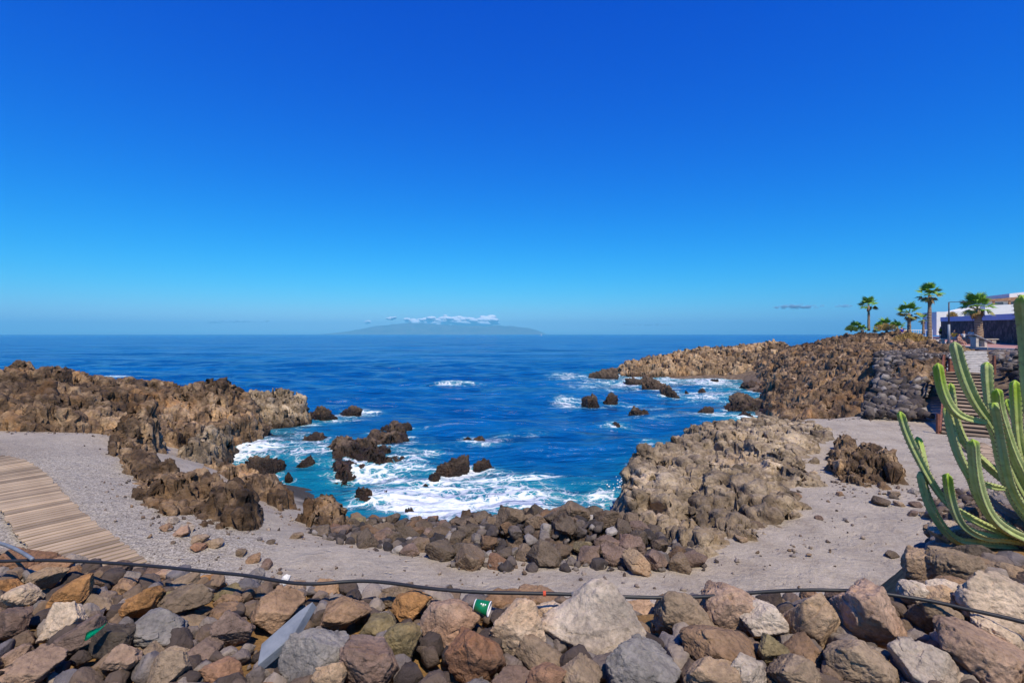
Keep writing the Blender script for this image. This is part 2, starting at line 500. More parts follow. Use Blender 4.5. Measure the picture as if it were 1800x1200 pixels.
# ------------------------------------------------------------------ the ground sheet (beach, sea floor, land under the rocks)
ys = [3.0]
while ys[-1] < 170: ys.append(ys[-1] * 1.017)
ys = np.array(ys)
us = np.linspace(-1.7, 1.7, 420)
Y, U = np.meshgrid(ys, us, indexing='ij'); X = U * (Y + 3.0)
Z = T(X, Y)
Z += 0.055 * fbm(X * 0.5, Y * 0.5, X * 0 + 3.1, 4) + 0.022 * fbm(X * 2.2, Y * 2.2, X * 0 + 8.1, 3) + 0.012 * fbm(X * 7, Y * 7, X * 0, 2)
for pol in ([(13, 27), (16, 33), (19.5, 40), (22.5, 46), (25, 52), (27.5, 58), (31, 64), (34, 72), (38, 82), (58, 92), (66, 82), (52, 64), (42, 47), (36, 39), (31, 35), (26, 31), (22.5, 28), (19.5, 27), (16, 26.8)],
            [(14.5, 75), (20, 73.5), (27, 74.5), (33, 74), (38, 75), (50, 92), (34, 100), (22, 96), (14, 84)], [(21.6, 20.8), (23, 17.5), (28, 13.5), (38, 17), (42, 33), (36.5, 35.6), (29.5, 30), (26.5, 27.2), (24.2, 23.5)]):
    Z -= 0.9 * sstep(-0.3, 1.6, poly_sd(pol, X, Y))
V = np.stack([X, Y, Z], -1).reshape(-1, 3)
me = np_mesh('beach', V, grid_faces(len(ys), len(us)))
gx = X; gravel = sstep(-3.0, -6.5, gx) * sstep(22, 15, Y) * sstep(1.85, 2.2, Z) + 0.25 * sstep(0.5, 0.7, fbm(X * .6, Y * .6, X * 0 + 20, 3) * .5 + .5)
at = me.attributes.new('gravel', 'FLOAT', 'POINT'); at.data.foreach_set('value', np.clip(gravel, 0, 1).astype(np.float32).ravel())
at = me.attributes.new('rocky', 'FLOAT', 'POINT'); at.data.foreach_set('value', np.clip(np.maximum(sstep(2.45, 2.8, Z) * (Y > 9), sstep(27, 28.5, Y)), 0, 1).astype(np.float32).ravel())
beach = link('beach', me, M['sand']); tag(beach, kind='structure')

# embankment of soil that carries the foreground boulders
xs = np.linspace(-11, 13, 260); yy = np.linspace(0.3, 9.5, 120)
Y, X = np.meshgrid(yy, xs, indexing='ij')
Z = bank_z(X, Y) + 0.08 * fbm(X * 1.6, Y * 1.6, X * 0 + 1.7, 4)
keep = Z > T(X, Y) - 0.5
V = np.stack([X, Y, Z], -1).reshape(-1, 3); F = grid_faces(len(yy), len(xs), keep)
V, F, _ = compact(V, F)
bank = link('embankment', np_mesh('embankment', V, F), M['soil']); tag(bank, kind='structure')

# ------------------------------------------------------------------ rock masses
ROCKS = []            # (polygon or circle) footprints for the surf line
def rock_mass(name, label, poly, tops, res, mat, edge=1.0, amp=0.35, fine=0.10, bscale=1.0, floor_off=0.45, group=None, seed=0.0, sink=None, cat='rock outcrop', ledge=0.55):
    px = [p[0] for p in poly]; py = [p[1] for p in poly]
    pad = 1.0 + edge
    xs = np.arange(min(px) - pad, max(px) + pad, res); ys_ = np.arange(min(py) - pad, max(py) + pad, res)
    Y, X = np.meshgrid(ys_, xs, indexing='ij')
    so = X * 0 + seed
    wx = X + edge * 0.75 * fbm(X / (1.6 * bscale), Y / (1.6 * bscale), so + 1.3, 4) + 0.2 * bscale * fbm(X / (.45 * bscale), Y / (.45 * bscale), so + 5.3, 2)
    wy = Y + edge * 0.75 * fbm(X / (1.6 * bscale), Y / (1.6 * bscale), so + 31.3, 4) + 0.2 * bscale * fbm(X / (.45 * bscale), Y / (.45 * bscale), so + 45.3, 2)
    sd = poly_sd(poly, wx, wy)
    top = RBF(tops, 0.02)(wx, wy)
    flo = T(X, Y) - floor_off
    prof = np.clip(sd / edge, 0, 1); prof = 1 - (1 - prof) ** 2.2
    rel = np.maximum(top - flo, 0.1)
    def slab(zz, k, fl):                       # coordinates of tilted, flattened rock layers
        return X / (k * bscale), Y / (k * bscale), (zz + 0.32 * X + 0.18 * Y) * fl / (k * bscale) + so
    big, c_big = blocks2(*slab(top, 2.3, 1.6)); mid, c_mid = blocks2(*slab(top, 0.95, 1.8))
    rough = amp * (0.85 * big + 0.65 * mid + 0.45 * fbm(X / (1.9 * bscale), Y / (1.9 * bscale), so + 2.0, 5, 0.55, ridged=True))
    inside = sd > 0.3 * edge
    if inside.any(): rough = rough - np.percentile(rough[inside], 80)
    Z = flo + rel * prof + rough * sstep(0.0, 0.6 * edge, sd)
    if ledge:
        hL = ledge * (1 + 0.25 * fbm(X / 4, Y / 4, so + 6, 2)); q = (Z + 0.16 * X + 0.10 * fbm(X / 1.2, Y / 1.2, so + 14, 3)) / hL; fq = np.floor(q)
        Zt = (fq + sstep(0.35, 0.72, q - fq)) * hL - 0.16 * X - 0.10 * fbm(X / 1.2, Y / 1.2, so + 14, 3)
        Z = Z * 0.35 + Zt * 0.65
    # surface normals, then a jagged displacement along them
    gy, gx_ = np.gradient(Z, res)
    nl = np.sqrt(gx_ ** 2 + gy ** 2 + 1)
    nx, ny, nz = -gx_ / nl, -gy / nl, 1 / nl
    b1, c1 = blocks2(*slab(Z, 0.46, 2.0))
    b2, c2 = blocks2(*slab(Z, 0.18, 1.6)) if res < 0.11 * bscale else (0, 0)
    f1 = fbm(X / (.30 * bscale), Y / (.30 * bscale), Z / (.30 * bscale) + so, 4, 0.66, ridged=True)
    st2 = fbm(X / (1.4 * bscale), Y / (1.4 * bscale), (Z + 0.32 * X + 0.18 * Y) / (0.13 * bscale) + so, 3)
    d = fine * bscale * (1.9 * b1 + 0.9 * b2 + 0.7 * (f1 - 0.35) + 1.3 * st2)
    m = sstep(-0.2, 0.35 * edge, sd)
    X2 = X + nx * d * m; Y2 = Y + ny * d * m; Z2 = Z + nz * d * m
    tone = 0.45 * c_big + 0.35 * c_mid + 0.20 * c1 + 0.18 * fbm(X / 2.5, Y / 2.5, so + 9, 3)
    keep = (sd > -0.15) & (Z2 > flo - 0.35)
    V = np.stack([X2, Y2, Z2], -1).reshape(-1, 3)
    F = grid_faces(len(ys_), len(xs), keep)
    V, F, us_ = compact(V, F)
    V[:, 0] -= px[0]; V[:, 1] -= py[0]
    me = np_mesh(name, V, F, smooth=False)
    at = me.attributes.new('tone', 'FLOAT', 'POINT'); at.data.foreach_set('value', np.clip(tone.ravel()[us_], 0, 1).astype(np.float32))
    o = link(name, me, mat, loc=(px[0], py[0], 0))
    tag(o, label, cat, group)
    ROCKS.append(poly)
    return o

def tp(*a):
    out = []
    for (px, py, d) in a:
        p = D(px, py, d); out.append((p.x, p.y, p.z))
    return out
def wp(*a):
    return [(lambda p: (p.x, p.y))(W(*q)) for q in a]

# the rocky point on the left
rock_mass('lava_outcrop', 'long jagged brown lava ridge closing the beach on the left',
          [(-44, 21)] + wp((0, 756, 2.4), (100, 752, 2.4), (170, 745, 2.4)) + [(-17.2, 22.5), (-15.0, 24.5), (-13.6, 29.5), (-15.5, 33.2), (-17.2, 34.5), (-21, 38), (-30, 40), (-46, 38)],
          tp((20, 652, 27), (100, 646, 28), (60, 690, 24.5), (150, 660, 30), (200, 672, 31), (260, 682, 33), (320, 674, 32), (395, 668, 32), (420, 690, 32.5), (300, 710, 28), (360, 705, 29), (100, 700, 24), (180, 705, 25), (-200, 640, 28), (-200, 690, 24), (330, 745, 27)) + [(-18, 37.5, 0.8), (-21, 38, 1.0), (-27, 39, 1.6), (-34, 38.5, 2.2), (-45, 38, 2.6), (-24, 35.5, 2.4), (-32, 34, 3.2)],
          0.075, M['lava_brown'], edge=1.3, amp=0.55, fine=0.095, bscale=1.7, seed=11, ledge=0.7)
# the tall dark knob at its foot and the pale overhanging block by the water
rock_mass('lava_outcrop', 'tall dark brown rock knob at the end of the gravel, before the left ridge',
          wp((195, 765, 2.3), (215, 795, 2.2), (250, 806, 1.8), (282, 800, 1.6), (288, 775, 1.6)) + [(-14.8, 23.2), (-16.5, 22.2)],
          tp((240, 712, 20.5), (205, 748, 19.2), (270, 745, 20.3), (250, 765, 19.2), (225, 780, 18.4)), 0.05, M['lava_brown'], edge=0.9, amp=0.38, fine=0.11, seed=3)
rock_mass('lava_outcrop', 'pale tan overhanging rock block at the waterline left of the bay',
          wp((283, 800, 1.5), (300, 806, 1.4), (375, 808, 0.9), (425, 790, 0.3), (440, 768, 0.2)) + [(-14.0, 27.5), (-15.5, 26.0)],
          tp((370, 742, 25), (330, 755, 24), (300, 775, 22.5), (420, 750, 26), (400, 765, 24.5), (345, 785, 22)), 0.055, M['lava_tan'], edge=0.7, amp=0.36, fine=0.11, seed=8)
rock_mass('sea_stack', 'two-humped tan sea stack standing off the left ridge',
          [(-19.2, 34.8), (-17.2, 33.4), (-15.0, 33.8), (-13.9, 35.4), (-14.6, 37.4), (-17.0, 38.3), (-19.4, 37.2)],
          tp((437, 695, 36), (470, 702, 35.5), (490, 684, 36), (510, 700, 36), (524, 722, 35.5), (450, 715, 34.8)), 0.06, M['lava_tan'], edge=0.8, amp=0.4, fine=0.12, bscale=1.1, seed=15, cat='sea stack')
# rocks between the gravel and the lower sand strip
rock_mass('lava_outcrop', 'dark jagged lava outcrop between the gravel and the lower sand strip on the left',
          wp((180, 778, 2.35), (200, 832, 2.35), (232, 884, 2.35), (264, 924, 2.3), (310, 950, 2.2), (385, 962, 2.0), (446, 953, 1.9), (474, 932, 1.9), (456, 908, 1.85), (406, 888, 1.8), (346, 858, 1.8), (292, 828, 1.8), (240, 795, 1.95)),
          tp((232, 806, 16.3), (262, 824, 14.9), (300, 838, 13.7), (350, 850, 12.8), (400, 868, 12.0), (442, 874, 11.5), (345, 895, 11.7), (425, 905, 11), (290, 880, 12.4)), 0.038, M['lava_brown'], edge=0.5, amp=0.34, fine=0.075, bscale=1.0, seed=22, ledge=0.35)
rock_mass('rock_ledge', 'low brown rock ledge edging the lower sand strip beside the water on the left',
          wp((352, 806, 1.1), (395, 832, 1.5), (440, 862, 1.6), (500, 886, 1.6), (525, 884, 1.2), (505, 866, 0.9), (450, 842, 0.9), (400, 818, 0.9)),
          tp((380, 818, 20), (440, 846, 16.6), (490, 868, 14.8), (510, 872, 14.3), (420, 836, 17.8)), 0.045, M['lava_brown'], edge=0.4, amp=0.25, fine=0.08, bscale=0.7, seed=29)
rock_mass('lava_outcrop', 'squat olive-brown rock at the water between sand path and dark pool',
          wp((520, 905, 1.8), (536, 928, 1.8), (590, 936, 1.6)) + [(-4.05, 12.8), (-4.3, 14.1), (-5.2, 14.7), (-6.0, 14.0)],
          tp((570, 852, 14.8), (595, 860, 14.8), (550, 875, 14), (575, 890, 13.2), (540, 890, 13.5)), 0.035, M['lava_brown'], edge=0.45, amp=0.28, fine=0.09, bscale=0.8, seed=33)
# the broad pale outcrop right of the bay
rock_mass('lava_outcrop', 'broad pale tan lava outcrop sloping into the bay right of centre',
          [(2.3, 10.4), (2.4, 12), (2.75, 14.2), (3.5, 16.8), (5.0, 19.8), (6.8, 22), (9.3, 25), (12.5, 27), (15.4, 25.9), (14.5, 22.8), (11.7, 18.7), (9.8, 16.2), (9.2, 14.7), (7.3, 11.9), (5.5, 10.5), (3.9, 9.9)],
          tp((1110, 803, 17), (1090, 858, 14), (1150, 788, 18), (1180, 758, 20.5), (1260, 732, 24), (1330, 738, 25), (1400, 745, 24), (1250, 795, 17.5), (1300, 845, 14.2), (1200, 855, 13.5), (1385, 795, 17.3), (1130, 915, 11), (1230, 915, 11.2), (1340, 880, 12.9), (1390, 845, 14.6), (1420, 790, 18.0), (1450, 760, 21.5), (1330, 905, 12.0)),
          0.042, M['lava_tan'], edge=0.8, amp=0.32, fine=0.06, bscale=1.7, seed=41, ledge=0.32)
rock_mass('rock_island', 'dark slabby rock heap standing in the right-hand sand',
          wp((1448, 800, 2), (1440, 830, 2), (1470, 850, 2), (1520, 864, 2), (1580, 868, 2), (1602, 855, 2), (1600, 830, 2), (1545, 812, 2), (1500, 795, 2), (1470, 788, 2)),
          tp((1460, 788, 17.2), (1510, 796, 16.2), (1500, 822, 15.3), (1550, 818, 15.3), (1580, 832, 14.8), (1530, 840, 14.7)), 0.042, M['lava_brown'], edge=0.6, amp=0.42, fine=0.12, bscale=0.9, seed=52, cat='rock heap')
# the land on the right rising to the point with palms
rock_mass('lava_slope', 'wide brown lava slope rising from the beach to the palms on the right',
          [(13, 26), (16, 33), (19.5, 40), (22.5, 46), (25, 52), (27.5, 58), (31, 64), (34, 72), (38, 82), (58, 92), (66, 82), (52, 64), (42, 47), (36, 39), (31, 35), (26, 30), (22.5, 27), (19.5, 26.2), (16, 25.8)],
          tp((1400, 688, 40), (1450, 698, 32), (1520, 715, 28.5), (1500, 658, 36), (1550, 636, 38), (1600, 650, 31), (1620, 614, 36), (1680, 614, 36), (1560, 592, 62), (1500, 586, 66), (1450, 600, 66), (1400, 612, 66), (1350, 640, 68), (1320, 682, 58), (1370, 652, 58), (1530, 583, 64), (1600, 602, 52), (1645, 606, 52), (1480, 620, 52), (1430, 650, 48), (1400, 725, 31), (1640, 690, 27.5), (1560, 720, 27)) + [(60, 85, 5.2), (50, 78, 5.4), (45, 85, 3.5)],
          0.12, M['lava_brown'], edge=1.8, amp=0.55, fine=0.09, bscale=1.6, ledge=0.6, seed=60, cat='rock slope')
rock_mass('headland', 'far low headland of orange-brown rock at the mouth of the bay',
          [(16.2, 76), (20, 74), (27, 74), (32, 72), (37, 71), (50, 90), (40, 97), (28, 95), (19.5, 89), (16, 81)],
          [(20, 90, 1.0), (26, 93, 1.7), (34, 96, 2.8), (44, 94, 4.0), (17, 83, 1.2)] + tp((1090, 640, 78), (1150, 630, 80), (1200, 620, 84), (1250, 609, 86), (1300, 608, 85), (1350, 605, 84), (1420, 600, 82), (1250, 648, 73.5), (1150, 652, 75), (1330, 645, 72), (1100, 652, 76)),
          0.14, M['lava_far'], edge=1.4, amp=0.75, fine=0.13, bscale=1.9, ledge=0.8, seed=71, cat='headland')
rock_mass('rock_slope', 'dark rocky slope right of the wooden stairs, behind the cactus',
          [(21.0, 20.6), (22.5, 17), (28, 13), (38, 17), (42, 33), (36.5, 35.6), (28.5, 30), (26.0, 27.2), (23.5, 23.5)],
          [(27, 25.5, 4.95), (30, 29, 5.15), (22.5, 21, 2.7), (25, 22, 4.0), (26, 18, 3.9), (30, 20, 5.1), (36, 30, 5.3), (36, 20, 5.3), (34, 34.5, 5.2)], 0.11, M['lava_dark'], edge=1.6, amp=0.6, fine=0.14, bscale=1.2, seed=83, cat='rock slope')

rock_mass('reef', 'long low dark reef running out from the left shore into the bay',
          wp((572, 826, 0), (590, 842, 0), (622, 838, 0), (650, 822, 0), (700, 815, 0), (738, 812, 0), (742, 800, 0), (706, 798, 0), (722, 784, 0), (726, 772, 0)) + [(-6.4, 33.6), (-8.9, 33.4), (-8.8, 31.6), (-7.6, 30.8), (-8.6, 29.4), (-10.2, 28.6), (-10.0, 26.4)],
          tp((610, 774, 27.3), (650, 776, 27), (690, 762, 29.5), (700, 745, 32.6), (672, 750, 32.4), (592, 818, 23.4), (718, 800, 26.6), (640, 800, 25), (705, 780, 29)), 0.055, M['lava_dark'], edge=0.7, amp=0.5, fine=0.09, bscale=1.2, seed=97, cat='reef', ledge=0.4)

# ------------------------------------------------------------------ boulder shapes
def ico(sub):
    bm = bmesh.new(); bmesh.ops.create_icosphere(bm, subdivisions=sub, radius=1.0)
    bm.verts.ensure_lookup_table()
    V = np.array([v.co[:] for v in bm.verts]); F = np.array([[v.index for v in f.verts] for f in bm.faces]); bm.free()
    return V / np.linalg.norm(V, axis=1)[:, None], F
ICO = {k: ico(k) for k in (2, 3, 4, 5, 6)}

def rock_shape(seed, sub=5, planes=16, hard=16.0, rough=1.0, jag=0.0):
    r = np.random.default_rng(seed)
    V, F = ICO[sub]
    n = r.normal(size=(planes, 3)); n /= np.linalg.norm(n, axis=1)[:, None]
    hgt = r.uniform(0.62, 1.0, planes)
    dots = V @ n.T
    rr = np.where(dots > 0.12, hgt[None, :] / np.maximum(dots, 0.12), 4.0)
    rad = -np.log(np.exp(-hard * rr).sum(1) + np.exp(-hard * 1.25)) / hard
    P = V * rad[:, None]
    o = r.uniform(-50, 50, 3)
    q = P + o
    if sub > 3:
        P = P * (1 + rough * (0.06 * fbm(q[:, 0] * 1.6, q[:, 1] * 1.6, q[:, 2] * 1.6, 3) + 0.08 * blocks(q[:, 0] * 1.7, q[:, 1] * 1.7, q[:, 2] * 1.7) + 0.035 * blocks(q[:, 0] * 5, q[:, 1] * 5, q[:, 2] * 5)
                              + 0.045 * fbm(q[:, 0] * 6, q[:, 1] * 6, q[:, 2] * 6, 4, 0.6, ridged=True)))[:, None]
        if jag:
            P = P * (1 + jag * (0.20 * fbm(q[:, 0] * 2.4, q[:, 1] * 2.4, q[:, 2] * 2.4, 5, 0.6, ridged=True) + 0.14 * blocks(q[:, 0] * 3.4, q[:, 1] * 3.4, q[:, 2] * 3.4)
                                + 0.08 * blocks(q[:, 0] * 8, q[:, 1] * 8, q[:, 2] * 8)))[:, None]
    else:
        P = P * (1 + 0.10 * fbm(q[:, 0] * 2, q[:, 1] * 2, q[:, 2] * 2, 2))[:, None]
    lo, hi = P.min(0), P.max(0)
    return (P - (lo + hi) / 2) / ((hi - lo) / 2), F

def shape_mesh(name, *a, **k):
    V, F = rock_shape(*a, **k)
    return np_mesh(name, V, F, smooth=(name == 'boulder'))

BM_ANG = [shape_mesh('boulder', 100 + i, sub=6, planes=10 + i % 3, hard=70) for i in range(10)]      # angular
BM_RND = [shape_mesh('boulder', 200 + i, sub=6, planes=15, hard=22) for i in range(7)]        # rounded
BM_JAG = [shape_mesh('reef_rock', 300 + i, sub=6, planes=14, hard=10, jag=1.0) for i in range(7)]
for me in BM_ANG + BM_RND: me.materials.append(M['boulder'])
for me in BM_JAG: me.materials.append(M['sea_rock'])

TINT = {'grey-brown': (.46, .38, .30), 'reddish-brown': (.44, .28, .20), 'dark purple-grey': (.29, .23, .215), 'pale cream': (.86, .75, .63),
        'blue-grey': (.42, .43, .46), 'tan': (.66, .52, .39), 'rusty orange-brown': (.60, .35, .16), 'olive-brown': (.45, .40, .25),
        'charcoal': (.19, .165, .145), 'pinkish-brown': (.59, .45, .37), 'brown': (.46, .33, .235), 'pale grey': (.72, .67, .62),
        'dark grey-brown': (.27, .225, .185), 'dark brown': (.25, .18, .13), 'dark reddish': (.30, .20, .155), 'dark olive': (.32, .29, .20)}
PLACED = []   # x, y, r of what lies on the bank

def boulder(loc, half, tint, me, rot, name='boulder'):
    o = bpy.data.objects.new(name, me)
    o.location = loc; o.scale = half; o.rotation_euler = rot
    t = TINT[tint]; j = random.uniform(0.86, 1.14)
    o.color = (t[0] * j, t[1] * j, t[2] * j, 1)
    COL.objects.link(o)
    return o

# ---- reefs and rocks in the water
def islet(label, px, py, w, h, k, rz=0.0, deep=0.75, mat=None, name='sea_rock', lift=0.0, zb=0.0):
    p = W(px, py, zb)
    a = w / 2 * p.y / 900; top = h * p.y / 900
    o = bpy.data.objects.new(name, BM_JAG[k % 7])
    b = a * deep
    c0 = -0.28 * top - 0.1
    o.location = (p.x * (p.y + b * .6) / p.y, p.y + b * 0.6, zb + c0); o.scale = (a * 1.06, b, min(top * 1.1 - c0, a * 1.3 - c0 * .5))
    o.rotation_euler = (0, 0, rz)
    COL.objects.link(o)
    tag(o, label, 'rock', 'rocks standing in the sea')
    ROCKS.append([(o.location.x + .95 * a * math.cos(t), o.location.y + .95 * b * math.sin(t)) for t in np.linspace(0, 2 * math.pi, 11)[:-1]])
    return o
IS = [('dark upright rock of the pair in foam off the sea stack', 575, 738, 46, 24, 0), ('low brown rock right of its upright neighbour off the sea stack', 612, 732, 46, 17, 1), ('orange-brown flat rock touching the right foot of the sea stack', 543, 734, 34, 10, 2),
      
      ('low dark rock in open water left of the long reef', 556, 782, 52, 19, 5), 
      
      ('dark pointed rock by the ledge at left', 468, 832, 58, 38, 3), ('low wet rock left of the dark pointed rock', 440, 828, 40, 16, 4), ('small round brown rock right of the dark pointed rock', 508, 838, 18, 14, 5),
      ('small dark rock left of the long reef', 540, 820, 34, 17, 6), ('round black rock standing in white foam', 644, 874, 40, 34, 0), ('low wet rock at the foot of the round black rock', 633, 889, 36, 14, 1), ('small rock to the right of the round black rock', 674, 872, 20, 12, 2),
      ('big dark twin-peaked rock in the surf at centre', 796, 834, 60, 32, 3), ('low black rock right of the twin-peaked rock', 846, 827, 40, 18, 4), ('crooked upright rock left of the twin-peaked rock', 746, 862, 26, 34, 5), ('slanting rock between the crooked rock and the twin-peaked rock', 762, 846, 34, 24, 6),
      ('round grey rock in foam near the boulder beach', 722, 906, 26, 24, 0), ('small black rock in open water at centre', 845, 782, 34, 15, 1), ('tiny brown rock awash left of the small black rock', 823, 778, 26, 10, 2), ('tiny rock awash right of the small black rock', 886, 773, 24, 6, 3),
      ('dark red-footed rock beside a ring of foam', 1041, 713, 44, 20, 4), ('smaller rock behind the red-footed rock', 1073, 706, 32, 15, 5), ('pyramid-shaped rock alone in the right of the bay', 1122, 733, 38, 26, 6), ('low dark rock in blue water below the pyramid rock', 1077, 756, 30, 12, 0),
      ('big blunt dark rock rising highest in the inlet', 1181, 697, 40, 38, 1), ('dark arm of rock left of the big blunt rock', 1150, 686, 56, 24, 2), ('brown rock off the tip of the headland', 1058, 668, 60, 20, 3), ('orange-edged low rock between headland and blunt rock', 1118, 677, 50, 12, 4),
      ('small knob right of the big blunt rock', 1207, 691, 11, 11, 5), ('small dark dome in the inlet foam', 1235, 691, 20, 8, 6), ('thin dark rock awash by the headland cliff', 1255, 671, 20, 5, 0), ('dark two-lobed rock before the pale outcrop', 1239, 727, 30, 11, 1), ('long dark rock on the right shore of the inlet', 1316, 720, 84, 24, 2), ('black wet rock behind the pale outcrop', 1312, 741, 34, 15, 3), ('dark rock at the waterline right of the inlet', 1318, 684, 50, 14, 4)]
for i, (lb, px, py, w, h, k) in enumerate(IS):
    islet(lb, px, py, w, h, k, rz=(i * 2.4) % 6.28 if w < 60 else (0.2 if i % 2 else -0.15), deep=0.8)

# ---- boulder beach (the low wall of boulders between the sand path and the bay)
berm_poly = wp((555, 936, 1.9), (620, 950, 1.95), (700, 960, 2), (760, 970, 2), (830, 984, 2), (900, 994, 2), (1000, 1001, 2), (1100, 1004, 2), (1190, 1003, 2), (1240, 985, 2)) + [(3.6, 11.6), (2.8, 13.6), (1.8, 14.8), (0.2, 15.2), (-1.6, 15.2), (-3.2, 15.4), (-4.6, 15.4), (-5.2, 14.0)]
berm_top = RBF(tp((620, 930, 12.2), (700, 938, 11.8), (800, 925, 11.2), (900, 915, 11.0), (1000, 905, 10.9), (1060, 912, 10.9), (1150, 950, 10.3), (700, 927, 13.6), (850, 905, 13.2), (1000, 895, 13.0), (760, 955, 10.6), (900, 968, 10.3), (1040, 975, 10.2)), 0.02)
bed = rock_mass('boulder_bed', 'bed of dark rubble under the beach boulders along the bay', berm_poly,
                [tuple(q) for q in [(p[0], p[1], p[2] - 0.28) for p in tp((620, 930, 12.2), (700, 938, 11.8), (800, 925, 11.2), (900, 915, 11.0), (1000, 905, 10.9), (1060, 912, 10.9), (1150, 950, 10.3), (700, 927, 13.6), (850, 905, 13.2), (1000, 895, 13.0), (760, 955, 10.6), (900, 968, 10.3), (1040, 975, 10.2))]],
                0.05, M['lava_dark'], edge=0.7, amp=0.22, fine=0.08, bscale=0.7, seed=91, cat='rubble bed')
bed['kind'] = 'structure'
for k in ('label', 'category'): del bed[k]

LMB = [('the dark pool', 660, 915), ('the squat olive rock', 585, 930), ('the middle of the surf', 830, 920), ('the splash by the pale outcrop', 1060, 905), ('the bend of the sand path', 760, 975), ('the pale outcrop foot', 1170, 985), ('the widest part of the boulder beach', 950, 950)]
SIDE = lambda dx, dy: ('right of' if dx > 0 else 'left of') if abs(dx) > abs(dy) * 1.3 else ('in front of' if dy > 0 else 'behind')
used_labels = {}
def unique(label, alts):
    """a label nothing else carries, by adding one more true detail"""
    c = [label] + [label + ', ' + a for a in alts]
    for s in c:
        if s not in used_labels:
            used_labels[s] = 1; return s
    used_labels[c[-1]] += 1
    return c[-1]

def proj(p):
    return 900 + 900 * p[0] / p[1], 587 + 900 * (HC - p[2]) / p[1]

def auto_label(o, half, tint, shape, lms, what, grp):
    px, py = proj(o.location)
    best = min(lms, key=lambda l: math.hypot(px - l[1], (py - l[2]) * 1.6))
    dx, dy = px - best[1], py - best[2]
    s = max(half[0], half[1])
    size = what['sizes'][0] if s < what['cut'][0] else what['sizes'][1] if s < what['cut'][1] else what['sizes'][2]
    lab = f"{size}{tint} {shape} boulder {SIDE(dx, dy)} {best[0]}".replace('  ', ' ')
    asp = 'broader than tall' if half[0] > 1.25 * half[2] else 'standing tall' if half[2] > half[0] * 0.95 else 'about as tall as broad'
    dist = 'close by it' if math.hypot(dx, dy) < 70 else 'some way off'
    edge = 'wedged low' if o.location.z < what['zmid'](o.location) else 'lying high'
    lab = unique(lab, [x_ for x_ in (dist, asp, edge) if len((lab + ' ' + x_).split()) <= 16])
    tag(o, lab, 'boulder', grp)

berm_pl = []
tries = 0
inpoly = lambda poly, x, y: float(poly_sd(poly, np.array([x]), np.array([y]))[0])
bx0, bx1 = min(p[0] for p in berm_poly), max(p[0] for p in berm_poly); by0, by1 = min(p[1] for p in berm_poly), max(p[1] for p in berm_poly)
BT = ['dark grey-brown'] * 6 + ['charcoal'] * 9 + ['dark purple-grey'] * 4 + ['dark brown'] * 2 + ['dark reddish'] + ['dark olive', 'grey-brown']
small_berm = []
for rad, cnt in ((0.34, 10), (0.27, 34), (0.21, 66), (0.14, 240)):
    k = 0; tries = 0
    while k < cnt and tries < 1800:
        tries += 1
        x = random.uniform(bx0, bx1); y = random.uniform(by0, by1)
        if y > 13.9 and x > -2: continue
        if inpoly(berm_poly, x, y) < -0.12: continue
        r = rad * random.uniform(0.85, 1.15) * (0.85 if x < -2.5 else 1.0)
        if any(math.hypot(x - q[0], y - q[1]) < 0.80 * (r + q[2]) for q in berm_pl): continue
        berm_pl.append((x, y, r)); k += 1
        half = (r * random.uniform(.9, 1.2), r * random.uniform(.8, 1.1), r * random.uniform(.68, .95))
        ed = inpoly(berm_poly, x, y)
        base = float(berm_top(np.array([x]), np.array([y]))[0]) - 0.28
        tz = T1(x, y)
        f = min(1.0, max(0.0, ed / 0.7)); base = tz * (1 - f) + max(tz, base) * f
        if rad < .2:
            small_berm.append((x, y, base + half[2] * .4, r)); continue
        ang = random.random() < 0.5
        tint = random.choice(BT)
        o = boulder((x, y, base + half[2] * 0.42), half, tint, random.choice(BM_ANG if ang else BM_RND), (random.uniform(-.5, .5), random.uniform(-.5, .5), random.uniform(0, 6.28)))
        o.material_slots[0].link = 'OBJECT' if False else 'DATA'
        auto_label(o, half, tint, 'angular' if ang else 'rounded', LMB, {'sizes': ('small ', '', 'large '), 'cut': (.22, .31), 'zmid': lambda p: 1.9}, 'boulders of the boulder beach')

